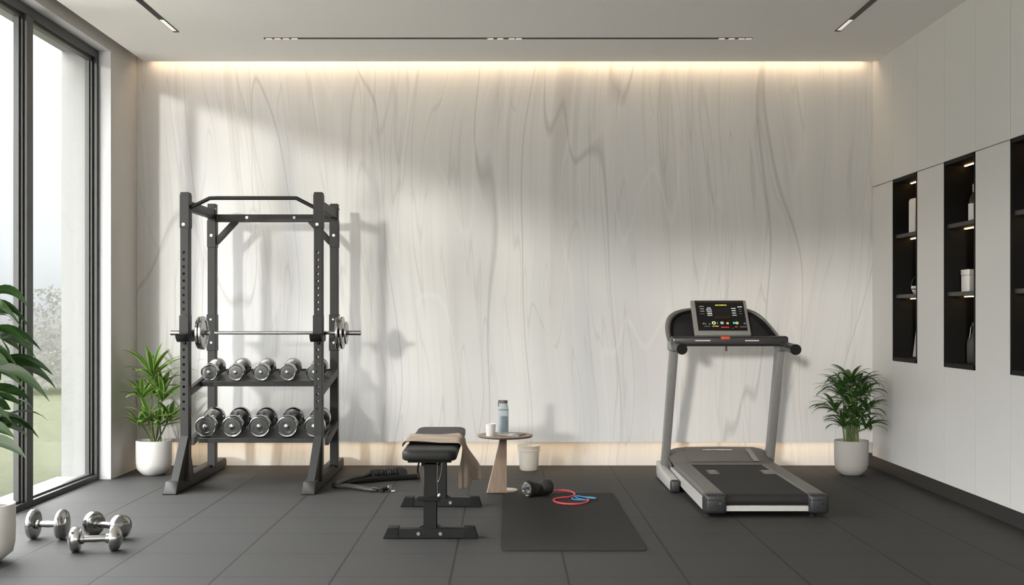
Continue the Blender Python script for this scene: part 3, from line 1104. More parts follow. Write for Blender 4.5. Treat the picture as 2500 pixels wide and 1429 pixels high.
# ------------------------------------------------------------------ barbell
bb = thing('barbell', (-1.66, 8.35, 1.072), 'chrome barbell with two plates on each end resting across the power rack', 'barbell')
by_, bz = 8.345, 1.0715
MB().cyl((-2.02, by_, bz), (-1.19, by_, bz), 0.0115, None, 20).build('bar', 'chrome', bb)
for px0, px1 in ((417, 512), (812, 881)):
    xa, xb = (px0 - VX) * by_ / F, (px1 - VX) * by_ / F
    MB().cyl((xa, by_, bz), (xb, by_, bz), 0.0165, None, 24).build('sleeve', 'chrome_face', bb)


def plate(x, R, T, s):
    b = MB()
    rot = Matrix.Translation((x, by_, bz)) @ Matrix.Rotation(PI / 2 * s, 4, 'Y')
    b.lathe([(0.0165, 0), (0.03, 0), (0.032, T * 0.25), (R * 0.74, T * 0.25), (R * 0.80, 0), (R * 0.95, 0), (R, T * 0.2), (R, T * 0.8), (R * 0.95, T),
             (R * 0.80, T), (R * 0.74, T * 0.72), (0.032, T * 0.72), (0.03, T), (0.0165, T)], rot, 56)
    b.build('weight_plate', 'chrome', bb)


for px, R, T in ((484, 0.113, 0.02), (492, 0.117, 0.022), (822, 0.117, 0.022), (833, 0.114, 0.018), (843, 0.080, 0.014)):
    plate((px - VX) * by_ / F, R, T, 1)
MB().cyl(((470 - VX) * by_ / F, by_, bz), ((480 - VX) * by_ / F, by_, bz), 0.027, None, 20).build('collar', 'chrome', bb)

# ------------------------------------------------------------------ bench
def bench():
    r = thing('weight_bench', (-0.40, 7.0, 0), 'flat black padded weight bench on two splayed feet in the middle of the floor', 'bench')
    xc = -0.405

    def pad(y0, y1, w0, w1, z0, z1, rad, name):
        b = MB()
        poly = []
        for (sx, sy, ex, ey, a0) in ((1, 1, xc + w1 / 2, y1, 0), (-1, 1, xc - w1 / 2, y1, PI / 2), (-1, -1, xc - w0 / 2, y0, PI), (1, -1, xc + w0 / 2, y0, 1.5 * PI)):
            for k in range(7):
                a = a0 + PI / 2 * k / 6
                poly.append((ex - sx * rad + rad * math.cos(a), ey - sy * rad + rad * math.sin(a)))
        t = bmesh.new()
        lay = [(z0, 0.012), (z0 + 0.006, 0.003), (z0 + 0.014, 0.0), (z1 - 0.018, 0.0), (z1 - 0.007, 0.005), (z1 - 0.001, 0.018), (z1 + 0.001, 0.04)]
        rings = []
        cy = (y0 + y1) / 2
        for z, ins in lay:
            ring = []
            for x, y in poly:
                vx_, vy_ = x - xc, y - cy
                ring.append(t.verts.new((xc + vx_ * (1 - ins / (w0 / 2)), cy + vy_ * (1 - ins / ((y1 - y0) / 2)), z)))
            rings.append(ring)
        k = len(poly)
        for a, b2 in zip(rings, rings[1:]):
            for i in range(k):
                t.faces.new([a[i], a[(i + 1) % k], b2[(i + 1) % k], b2[i]])
        t.faces.new(rings[0][::-1])
        t.faces.new(rings[-1])
        b.merge(t)
        o = b.build(name, 'vinyl', r, smooth=60)
        base = MB()
        base.box(xc - w0 / 2 + 0.03, xc + w0 / 2 - 0.03, y0 + 0.04, y1 - 0.04, z0 - 0.012, z0 + 0.002)
        base.build('backing_board', 'rubber', o, smooth=None)
        return o
    pad(6.33, 6.74, 0.290, 0.290, 0.426, 0.484, 0.05, 'seat_pad')
    pad(6.76, 7.66, 0.290, 0.300, 0.428, 0.486, 0.055, 'back_pad')
    # posts, beam, feet
    for yp in (6.43, 7.49):
        MB().box(xc - 0.036, xc + 0.036, yp, yp + 0.07, 0.045, 0.40, 0.004, 1).build('post', 'bench', r)
        foot = MB()
        zt = 0.056
        foot.prism([(xc - 0.215, 0.002), (xc - 0.20, zt), (xc + 0.205, zt), (xc + 0.22, 0.002)], 'y', yp - 0.004, yp + 0.075, 0.003, 1)
        fo = foot.build('foot', 'bench', r)
        for s in (-1, 1):
            c = MB()
            if s < 0:
                c.prism([(xc - 0.253, 0.0), (xc - 0.228, zt + 0.004), (xc - 0.168, zt + 0.004), (xc - 0.168, 0.0)], 'y', yp - 0.007, yp + 0.078, 0.003, 1)
            else:
                c.prism([(xc + 0.178, 0.0), (xc + 0.178, zt + 0.004), (xc + 0.238, zt + 0.004), (xc + 0.256, 0.0)], 'y', yp - 0.007, yp + 0.078, 0.003, 1)
            c.build('end_cap', 'rubber', fo)
        bl = MB()
        for dx in ((-0.062, 0.056) if yp < 7 else (0.06,)):
            bl.cyl((xc + dx, yp - 0.004, 0.028), (xc + dx, yp - 0.013, 0.028), 0.0115, 0.0095, 18)
        bl.build('bolt', 'bolt', fo)
        MB().prism([(xc + 0.036, zt), (xc + 0.065, zt), (xc + 0.036, zt + 0.02)], 'y', yp + 0.01, yp + 0.06).build('weld_gusset', 'bench', r, smooth=None)
        MB().prism([(xc - 0.036, zt), (xc - 0.036, zt + 0.02), (xc - 0.065, zt)], 'y', yp + 0.01, yp + 0.06).build('weld_gusset', 'bench', r, smooth=None)
    MB().box(xc - 0.03, xc + 0.03, 6.46, 7.53, 0.36, 0.415, 0.004, 1).build('main_beam', 'bench', r)
    MB().box(xc - 0.05, xc + 0.05, 6.46, 6.56, 0.385, 0.42, 0.004, 1).build('seat_bracket', 'rubber', r)
    hb = MB()
    hb.box(xc - 0.068, xc + 0.055, 6.415, 6.435, 0.203, 0.228, 0.003, 1)
    ho = hb.build('adjuster_bar', 'rubber', r)
    MB().lathe([(0, 0), (0.008, 0.0), (0.010, 0.01), (0.006, 0.02), (0, 0.022)], Matrix.Translation((xc + 0.045, 6.42, 0.225)) @ Matrix.Rotation(0.5, 4, 'Y'), 14).build('knob', 'bolt', ho)
    wire = MB()
    yy = 6.425
    wire.tube(smooth_path([P(1068, 1128, yy), P(1067, 1165, yy), P(1068, 1212, yy)], 6), 0.0014, 6)
    wire.tube(smooth_path([P(1080, 1128, yy), P(1076, 1158, yy), P(1070, 1176, yy), P(1067, 1172, yy)], 6), 0.0014, 6)
    wire.build('safety_wire', 'bolt', r)
    return r


bench()

# ------------------------------------------------------------------ towel over the bench
def towel():
    b = MB()
    t = bmesh.new()
    NU, NV = 60, 40
    zt = 0.494
    xl, xr = -0.405 - 0.155, -0.405 + 0.156
    rows = []

    def sst(a, b_, x):
        q = min(1.0, max(0.0, (x - a) / (b_ - a)))
        return q * q * (3 - 2 * q)
    for iv in range(NV + 1):
        v = iv / NV                                 # across the bench length
        row = []
        front = 1 - sst(0.42, 0.56, v)              # 1 = front tail, 0 = rear tail
        drop = 0.235 * (1 - front) + 0.255 * front
        dip = 0.05 * math.exp(-((v - 0.49) / 0.05) ** 2)
        drop -= dip
        flat = xr - xl
        tot = 0.02 + flat + drop
        for iu in range(NU + 1):
            s = tot * iu / NU
            yb = 6.56 + 0.43 * v + 0.02 * math.sin(6 * s + 2)
            wr = 0.006 * math.sin(9 * v + 5 * s * 3) + 0.005 * math.sin(23 * v + 2.2 + 4 * s)
            if s < 0.02:
                x = xl - 0.004
                z = zt - 0.02 + s
            elif s < 0.02 + flat - 0.012:
                x = xl + (s - 0.02)
                z = zt + max(0.0, wr) + 0.004
            else:
                q = s - (0.02 + flat - 0.012)
                a = min(q / 0.03, 1.0)
                x = xr - 0.012 + 0.022 * math.sin(a * PI / 2)
                z = zt + 0.004 - 0.026 * (1 - math.cos(a * PI / 2))
                if q > 0.03:
                    h = q - 0.03
                    g = sst(0.0, 0.16, h)
                    vf, vr = min(1, v / 0.49), max(0, (v - 0.49) / 0.51)
                    x_f = -0.250 + 0.045 * (vf - 0.25) + 0.008 * math.sin(9 * vf)
                    x_r = -0.232 + 0.065 * vr + 0.010 * math.sin(8 * vr + 1) + h * 0.10
                    y_f = 6.64 + 0.05 * vf
                    y_r = 6.84 + 0.05 * vr
                    x = x * (1 - g) + g * (x_f * front + x_r * (1 - front))
                    yb = yb * (1 - g) + g * (y_f * front + y_r * (1 - front))
                    z -= h
            row.append(t.verts.new((x, yb, z)))
        rows.append(row)
    for a, c_ in zip(rows, rows[1:]):
        for i in range(NU):
            t.faces.new([a[i], a[i + 1], c_[i + 1], c_[i]])
    b.merge(t)
    o = b.build('towel', 'towel', origin=(-0.40, 6.95, 0.49), smooth=80)
    so = o.modifiers.new('thick', 'SOLIDIFY')
    so.thickness = 0.006
    so.offset = 1.0
    sb = o.modifiers.new('sub', 'SUBSURF')
    sb.levels = 1
    sb.render_levels = 1
    tag(o, 'taupe towel draped over the black bench, one end hanging down its right side', 'towel')


towel()

# ------------------------------------------------------------------ side table and things on it
tx, ty, tz = 0.0, 8.12, 0.388
st = thing('side_table', (tx, ty, 0), 'small round pale wood side table with a slanted wedge leg', 'side table')
MB().lathe([(0, 0.368), (0.150, 0.368), (0.178, 0.372), (0.186, 0.380), (0.187, 0.385), (0.184, 0.388), (0, 0.388)], Matrix.Translation((tx - 0.005, ty, 0)), 64).build('tabletop', 'wood', st)
lg = MB()
lg.prism([(-0.126, 0.004), (0.006, 0.004), (0.006, 0.37), (-0.036, 0.37)], 'y', 8.055, 8.085)
lo = lg.build('leg', 'wood', st, smooth=None)
MB().beam((-0.1275, 8.07, 0.004), (-0.0375, 8.07, 0.37), 0.004, 0.0305, 0.0, up=(0, 1, 0)).build('lit_edge', 'wood_edge', lo, smooth=None)  # light catching the leg's left edge, put into a paler wood colour
MB().lathe([(0, 0.006), (0.085, 0.006), (0.087, 0.009), (0.087, 0.014), (0.084, 0.017), (0, 0.017)], Matrix.Translation((-0.005, 8.17, -0.006)), 48).build('base_disc', 'wood_edge', st)

cupx, cupy = (1198 - VX) * 8.03 / F, 8.03
cp = thing('paper_cup', (cupx, cupy, tz), 'small white cup standing at the left on the round side table', 'cup')
MB().lathe([(0, 0), (0.029, 0), (0.0295, 0.003), (0.033, 0.078), (0.0345, 0.080), (0.0325, 0.081), (0.0315, 0.078), (0.028, 0.005), (0, 0.005)], Matrix.Translation((cupx, cupy, tz)), 40).build('cup_body', 'cup', cp)
MB().lathe([(0.033, 0.077), (0.0352, 0.078), (0.0352, 0.0815), (0.033, 0.082), (0.0318, 0.079)], Matrix.Translation((cupx, cupy, tz)), 40).build('rim', 'cup', cp)

bx, by = (1229 - VX) * 8.13 / F, 8.13
bt = thing('water_bottle', (bx, by, tz), 'clear bottle of bluish water with a brown cap on the side table', 'bottle')
MB().lathe([(0, 0.0), (0.033, 0.0), (0.035, 0.004), (0.0352, 0.165), (0.033, 0.185), (0.0285, 0.203), (0.0275, 0.215), (0.0255, 0.215), (0.0265, 0.20), (0.031, 0.183), (0.0330, 0.163), (0.0330, 0.016), (0, 0.014)], Matrix.Translation((bx, by, tz)), 48).build('bottle_body', 'clear', bt)
MB().lathe([(0, 0.017), (0.0322, 0.017), (0.0324, 0.125), (0, 0.125)], Matrix.Translation((bx, by, tz)), 48).build('water', 'water', bt)
MB().lathe([(0.0345, 0.166), (0.036, 0.166), (0.036, 0.169), (0.0345, 0.169)], Matrix.Translation((bx, by, tz)), 40).build('neck_ring', 'dark_print', bt)
cpo = MB().lathe([(0, 0.212), (0.0275, 0.212), (0.0285, 0.214), (0.0285, 0.229), (0.027, 0.231), (0, 0.231)], Matrix.Translation((bx, by, tz)), 40).build('cap', 'cap', bt)
MB().tube(smooth_path([(bx - 0.02, by - 0.012, tz + 0.231), (bx - 0.030, by - 0.014, tz + 0.229), (bx - 0.034, by - 0.014, tz + 0.215), (bx - 0.0335, by - 0.012, tz + 0.19)], 6), 0.0028, 8).build('carry_loop', 'cap', cpo)

mg = thing('magazine', (0.055, 8.10, tz), 'white magazine with a dark edge lying flat at the right on the side table', 'magazine')
mrot = Matrix.Translation((0.045, 8.10, tz + 0.0005)) @ Matrix.Rotation(math.radians(-24), 4, 'Z')
MB().box(-0.085, 0.070, -0.060, 0.060, 0, 0.004, 0.001, 1, mrot).build('pages', 'paper', mg)
MB().box(0.018, 0.074, -0.0605, 0.062, 0.0041, 0.0055, 0, 1, mrot).build('cover_flap', 'dark_print', mg, smooth=None)

# ------------------------------------------------------------------ milky bucket
kx, ky = (1291 - VX) * 9.27 / F, 9.265
bk = thing('plastic_bucket', (kx, ky, 0), 'milky translucent white bucket standing by the wall behind the side table', 'bucket')
MB().lathe([(0, 0.002), (0.062, 0.0), (0.070, 0.008), (0.083, 0.152), (0.080, 0.152), (0.067, 0.012), (0, 0.008)], Matrix.Translation((kx, ky, 0)), 48).build('bucket_body', 'bucket', bk)
MB().lathe([(0.082, 0.148), (0.088, 0.150), (0.088, 0.158), (0.086, 0.160), (0.088, 0.187), (0.090, 0.190), (0.086, 0.192), (0.081, 0.150)], Matrix.Translation((kx, ky, 0)), 48).build('rim_collar', 'bucket', bk)
bp = MB()
bp.box(-0.052, 0.045, -0.0785, -0.0765, 0.03, 0.14, 0, 1, Matrix.Translation((kx, ky, 0)))
# ------------------------------------------------------------------ exercise mat
m_ = MB()
cr = 0.03
poly = []
for (ex, ey, sx, sy, a0) in ((0.715, 8.03, 1, 1, 0), (-0.024, 8.03, -1, 1, PI / 2), (-0.024, 6.085, -1, -1, PI), (0.715, 6.085, 1, -1, 1.5 * PI)):
    for k in range(5):
        a = a0 + PI / 2 * k / 4
        poly.append((ex - sx * cr + cr * math.cos(a), ey - sy * cr + cr * math.sin(a)))
m_.prism(poly, 'z', 0.0, 0.007)
tag(m_.build('exercise_mat', 'mat', origin=(0.345, 7.06, 0)), 'plain charcoal exercise mat spread on the floor right of the bench', 'exercise mat')

# ------------------------------------------------------------------ black padded wrap on the mat
def wrap():
    zf = 0.007
    r = thing('padded_wrap', (0.2, 7.9, zf), 'black padded roll with a grey crumpled end at the back of the mat', 'padded wrap')
    b = MB()
    a = P(1286, 1200, 7.86)
    a.z = zf + 0.052
    e = P(1338, 1190, 7.98)
    e.z = zf + 0.05
    pts, rs = [], []
    for k in range(25):
        u = k / 24
        p = a.lerp(e, u)
        rr = 0.050 - 0.018 * math.exp(-((u - 0.60) / 0.16) ** 2) + (0.003 if u > 0.85 else 0)
        if u < 0.06:
            rr = 0.050
        p.z = zf + rr * 0.98
        pts.append(p)
        rs.append(rr)
    b.tube(pts, rs, 28, sx=1.05, sy=0.98)
    bo_ = b.build('roll', 'nylon', r)
    d = (a - e).normalized()
    c = MB()
    t = bmesh.new()
    rr = random.Random(3)
    side = d.cross(Vector((0, 0, 1))).normalized()
    rings = []
    for j in range(6):
        rad = 0.0475 * (1 - j / 5.5)
        ring = []
        for q in range(22):
            an = 2 * PI * q / 22
            off = 0.003 + rr.uniform(-0.004, 0.011) * (1 if j else 0.2)
            ring.append(t.verts.new(a + d * off + side * (rad * 1.03 * math.cos(an)) + Vector((0, 0, 1)) * (rad * 0.96 * math.sin(an) - 0.001)))
        rings.append(ring)
    for A, B_ in zip(rings, rings[1:]):
        for q in range(22):
            t.faces.new([A[q], A[(q + 1) % 22], B_[(q + 1) % 22], B_[q]])
    t.faces.new(rings[-1])
    c.merge(t)
    c.build('crumpled_lining', 'crumple', bo_, smooth=20)
    s = MB()
    for u0 in (0.12, 0.60):
        p = a.lerp(e, u0)
        pr = 0.0515 if u0 < 0.3 else 0.0335
        ring = []
        for q in range(28):
            an = 2 * PI * q / 28
            ring.append(Vector((p.x, p.y, zf + pr)) + side * (pr * 1.06 * math.cos(an)) + Vector((0, 0, 1)) * (pr * 0.99 * math.sin(an)))
        s.tube(ring, 0.0022, 6, closed=True)
    s.build('strap', 'rubber', r)


wrap()

zf = 0.0125


def ground_path(pxs, z):
    out = []
    for x, y in pxs:
        Y = F * (CAM_H - z) / (y - VY)
        out.append(Vector(((x - VX) * Y / F, Y, z)))
    return out


rc = MB()
pts = ground_path([(1348, 1198.5), (1362, 1198), (1380, 1198), (1394, 1201), (1403, 1206), (1400, 1211), (1388, 1214), (1368, 1216), (1354, 1219), (1352, 1223), (1362, 1228), (1385, 1231), (1412, 1231), (1430, 1227.5), (1437, 1223.5), (1434, 1220)], zf)
rc.tube(smooth_path(pts, 8), 0.0062, 12)
tag(rc.build('resistance_tube', 'red', origin=tuple(pts[8])), 'coral red rubber cord looping in an S from the black roll across the mat', 'resistance tube')
bc = MB()
pts = ground_path([(1396, 1217), (1408, 1213.5), (1428, 1214), (1448, 1215.5), (1456, 1218), (1450, 1220.5), (1430, 1217.5), (1413, 1214.5), (1404, 1214.5), (1410, 1217), (1424, 1220), (1430, 1221.5), (1412, 1221), (1399, 1219.5)], 0.0105)
for i, p in enumerate(pts):
    p.z = 0.0105 + (0.007 if 5 <= i <= 8 else 0)
bc.tube(smooth_path(pts + [pts[0]], 6)[:-1], 0.0042, 8, closed=True)
tag(bc.build('resistance_band', 'blue', origin=tuple(pts[0])), 'flat blue rubber band looped on the mat beside the red cord', 'resistance band')

# ------------------------------------------------------------------ suspension trainer on the floor
def trainer():
    r = thing('suspension_trainer', (-1.0, 8.6, 0), 'tangled black strap trainer with metal buckles lying on the floor left of the bench', 'strap trainer')

    def g(pxs, zs):
        out = []
        for i, (x, y) in enumerate(pxs):
            z = zs[i] if isinstance(zs, (list, tuple)) else zs
            Y = F * (CAM_H - z) / (y - VY)
            out.append(Vector(((x - VX) * Y / F, Y, z)))
        return out
    # rear strap with gathered grip
    a = MB()
    a.tube(smooth_path(g([(817, 1184), (830, 1178), (850, 1171), (875, 1166), (893, 1161), (910, 1156)], 0.018), 6), 0.019, 10, sx=1.0, sy=0.8)
    a.build('strap', 'nylon', r)
    gp = g([(908, 1157), (925, 1154.5), (945, 1153.5), (962, 1152.5), (976, 1151), (984, 1155)], 0.024)
    pts = smooth_path(gp, 10)
    rs = [0.024 + 0.005 * math.sin(i * 1.9) + 0.006 * (i / len(pts)) for i in range(len(pts))]
    MB().tube(pts, rs, 12).build('gathered_grip', 'nylon', r)
    # long foam handle
    fp = g([(850, 1180), (885, 1174), (930, 1169.5), (985, 1166), (1018, 1164.5)], 0.019)
    pts = smooth_path(fp, 8)
    h = MB().tube(pts, [0.012 + 0.008 * min(1, i / 12) for i in range(len(pts))], 16).build('foam_handle', 'rubber', r)
    end = pts[-1]
    MB().lathe([(0, -0.010), (0.017, -0.008), (0.022, 0), (0.017, 0.010), (0, 0.012)], Matrix.Translation(end + Vector((0.012, 0, 0.002))) @ Matrix.Rotation(PI / 2, 4, 'Y'), 20).build('end_cap', 'nylon', h)
    # front webbing
    wp = g([(815, 1184.5), (830, 1187), (850, 1187.5), (875, 1191), (905, 1196), (922, 1197)], 0.014)
    pts = smooth_path(wp, 8)
    MB().tube(pts, [0.009 + 0.009 * math.sin(PI * min(1, i / len(pts) * 0.9 + 0.1)) for i in range(len(pts))], 10, sx=1.6, sy=1.0).build('webbing', 'webbing', r)
    bk_ = g([(908, 1192), (918, 1193), (926, 1196), (932, 1193.5)], [0.03, 0.026, 0.012, 0.026])
    MB().tube(smooth_path(bk_, 6), 0.006, 8, sx=1.4).build('buckle', 'bolt', r)
    cl = g([(930, 1198), (938, 1195), (946, 1193), (950, 1191)], [0.016, 0.018, 0.02, 0.022])
    MB().tube(smooth_path(cl, 5), [0.015, 0.015, 0.010, 0.014, 0.016, 0.012, 0.009, 0.012, 0.016, 0.014, 0.012, 0.010, 0.010, 0.010, 0.010, 0.010][:16], 10).build('clip', 'rubber', r)
    ds = g([(952, 1190)], 0.03)[0]
    MB().lathe([(0, 0), (0.015, 0), (0.017, 0.003), (0.015, 0.006), (0, 0.007)], Matrix.Translation(ds) @ Matrix.Rotation(PI / 2 - 0.5, 4, 'X') @ Matrix.Rotation(0.5, 4, 'Y'), 22).build('metal_button', 'bolt', r)
    tb = g([(955, 1199), (963, 1199)], 0.006)
    MB().beam(tb[0], tb[1] + Vector((0.004, 0, 0)), 0.014, 0.006, 0.001).build('label_tab', 'print', r)
    # rings along the strap
    for px, py in ((888, 1163), (826, 1181)):
        p = g([(px, py)], 0.016)[0]
        ring = [p + Vector((0.006 * math.cos(q), 0.018 * math.cos(q), 0.018 * math.sin(q))) for q in [2 * PI * i / 18 for i in range(18)]]
        MB().tube(ring, 0.002, 6, closed=True).build('metal_ring', 'bolt', r)
    # cord up to the bench frame
    top = P(1026, 1122, 8.5)
    cd = MB()
    cd.tube(smooth_path([end + Vector((0.012, -0.005, 0.02)), end + Vector((0.012, -0.1, 0.06)), P(1024, 1127, 7.6), P(1034, 1121, 7.45)], 8), [0.006] * 25, 8)
    cd.build('cord', 'rubber', r)


trainer()

# ------------------------------------------------------------------ potted plants
def arc_leaf(b, base, az, elev, ln, w, droop, rr, fold=0.25, n=9, peak=0.4):
    """strap leaf leaving `base`, bending down along its length"""
    h = Vector((math.cos(az), math.sin(az), 0))
    side = Vector((-math.sin(az), math.cos(az), 0))
    p = Vector(base)
    pts = [p.copy()]
    e = elev
    for i in range(n - 1):
        p = p + (h * math.cos(e) + Vector((0, 0, 1)) * math.sin(e)) * (ln / (n - 1))
        e -= droop * (0.5 + 1.0 * i / (n - 1)) / (n - 1)
        pts.append(p.copy())
    ws = []
    for i in range(n):
        t = i / (n - 1)
        ws.append(w * 0.5 * max(0.02, (math.sin(PI * t ** (math.log(0.5) / math.log(peak))) ** 0.75 if 0 < t < 1 else 0) + (0.25 if t == 0 else 0)))
    side = (side + Vector((0, 0, 1)) * rr.uniform(-0.35, 0.35)).normalized()
    b.strip(pts, ws, side, fold)


def pot(root, x, y, rt, h, rb, material):
    prof = [(0, 0.0), (rb * 0.82, 0.0), (rb, 0.012), (rt * 0.93, h * 0.18), (rt * 0.985, h * 0.34), (rt, h * 0.55), (rt, h - 0.006), (rt * 0.985, h), (rt * 0.95, h), (rt * 0.93, h - 0.008), (rt * 0.92, h * 0.8), (0, h * 0.78)]
    o = MB().lathe(prof, Matrix.Translation((x, y, 0)), 56).build('pot', material, root, smooth=60)
    MB().lathe([(0, h - 0.020), (rt * 0.60, h - 0.018), (rt * 0.925, h - 0.024), (rt * 0.925, h - 0.05), (0, h - 0.05)], Matrix.Translation((x, y, 0)), 40).build('soil', 'soil', root)
    return o


# variegated plant in the left corner
def corner_plant():
    Yc = 9.0
    x = (375.5 - VX) * Yc / F
    r = thing('potted_dracaena', (x, Yc, 0), 'striped green leafy plant in a round white pot in the left corner', 'potted plant')
    pot(r, x, Yc, 0.131, 0.258, 0.09, 'pot')
    rr = random.Random(11)
    ros = [  # px, py of the crown, dy, number, length, elevation spread, reach
        (372, 922, 0.00, 17, 0.33, 1.05, 0.0),
        (352, 974, -0.05, 14, 0.27, 0.85, 0.0),
        (400, 980, -0.03, 15, 0.29, 1.05, 0.0),
        (380, 950, 0.06, 10, 0.25, 0.9, 0.0),
        (346, 1040, -0.06, 12, 0.21, 0.75, 0.0),
        (396, 1040, -0.06, 12, 0.24, 0.80, 0.0),
        (372, 1020, -0.10, 10, 0.20, 0.9, 0.0),
        (415, 1030, 0.02, 9, 0.22, 0.8, 0.0)]
    fol = MB()
    for (px, py, dy, n, ln, el, _) in ros:
        c0 = P(px, py, Yc)
        c0.y += dy
        for k in range(n):
            u = k / n
            az = 2 * PI * (k * 0.382) + rr.uniform(-0.3, 0.3)
            e = el * (0.35 + 0.85 * u) + rr.uniform(-0.1, 0.1) + 0.15
            l2 = ln * (1.05 - 0.25 * u) * rr.uniform(0.85, 1.1)
            # keep leaves off the wall on the left
            if math.cos(az) < -0.2:
                room = (c0.x - XL - 0.02) / max(0.2, -math.cos(az))
                l2 = min(l2, room * 1.25)
            if math.sin(az) > 0:
                room = (YP - 0.02 - c0.y) / max(0.25, math.sin(az))
                l2 = min(l2, room * 1.15)
            arc_leaf(fol, c0 + Vector((0, 0, 0.04 * u)), az, min(e, 1.5), l2, 0.042 * rr.uniform(0.85, 1.15), 1.25 - 0.5 * u, rr, 0.3)
    for v in fol.bm.verts:
        v.co.x = max(v.co.x, XL + 0.012 + 0.15 * max(0, 0.05 - max(0, v.co.x - XL)))
        v.co.y = min(v.co.y, YP - 0.012)
    fol.build('foliage', 'dracaena', r, smooth=60)
    foot = Vector((x, Yc, 0.235))
    for i, (px, py, dy, n, ln, el, _) in enumerate(ros):
        c0 = P(px, py, Yc)
        c0.y += dy
        b0 = foot + Vector((rr.uniform(-0.05, 0.06), rr.uniform(-0.06, 0.04), 0))
        MB().tube(bez(b0, Vector((b0.x * 0.6 + c0.x * 0.4, b0.y, (b0.z + c0.z) / 2)), c0 + Vector((0, 0, 0.05)), 10), 0.0055, 8).build('stem', 'stem', r)


corner_plant()


def palm_plant():
    Yc = 9.0
    x = (2078.5 - VX) * Yc / F
    r = thing('potted_palm', (x, Yc, 0), 'bushy dark green palm in a round grey pot in the right corner beside the cabinets', 'potted plant')
    pot(r, x, Yc, 0.125, 0.258, 0.085, 'pot_grey')
    rr = random.Random(23)
    ros = [(2062, 948, 0.03, 14, 0.25), (2096, 945, 0.0, 14, 0.24), (2062, 1025, -0.02, 12, 0.22), (2100, 1022, 0.02, 12, 0.22), (2078, 935, 0.0, 17, 0.27), (2050, 965, -0.05, 13, 0.25), (2104, 962, -0.03, 13, 0.23), (2080, 970, -0.08, 13, 0.2),
           (2040, 1005, 0.0, 13, 0.24), (2112, 1000, -0.03, 13, 0.24), (2078, 1010, -0.09, 12, 0.2), (2055, 1042, -0.05, 12, 0.22),
           (2108, 1046, -0.05, 10, 0.21), (2080, 990, 0.08, 12, 0.22), (2085, 1040, -0.07, 9, 0.16)]
    fol = MB()
    for (px, py, dy, n, ln) in ros:
        c0 = P(px, py, Yc)
        c0.y += dy
        bias = (px - 2078) / 40.0
        for k in range(n):
            u = k / n
            az = 2 * PI * (k * 0.382) + rr.uniform(-0.3, 0.3)
            if bias > 0.4 and math.cos(az) < -0.3 and rr.random() < 0.6:
                az = PI - az
            if bias < -0.4 and math.cos(az) > 0.3 and rr.random() < 0.6:
                az = PI - az
            e = 0.45 + 0.75 * u + rr.uniform(-0.12, 0.12)
            l2 = ln * (1.0 - 0.15 * u) * rr.uniform(0.85, 1.15)
            if math.cos(az) > 0.2:
                l2 = min(l2, (XR - 0.02 - c0.x) / max(0.25, math.cos(az)) * 1.25)
            if math.sin(az) > 0:
                l2 = min(l2, (YP - 0.02 - c0.y) / max(0.25, math.sin(az)) * 1.15)
            arc_leaf(fol, c0, az, e, l2, 0.031 * rr.uniform(0.8, 1.15), 2.0 - 0.5 * u, rr, 0.18, 9, 0.45)
    for v in fol.bm.verts:
        v.co.x = min(v.co.x, XR - 0.012)
        v.co.y = min(v.co.y, YP - 0.012)
    fol.build('foliage', 'palm', r, smooth=60)
    foot = Vector((x, Yc, 0.235))
    for (px, py, dy, n, ln) in ros:
        c0 = P(px, py, Yc)
        c0.y += dy
        b0 = foot + Vector((rr.uniform(-0.05, 0.05), rr.uniform(-0.05, 0.03), 0))
        MB().tube(bez(b0, Vector((b0.x, b0.y, (b0.z * 0.3 + c0.z * 0.7))), c0, 10), 0.006, 8).build('stem', 'stem', r)


palm_plant()


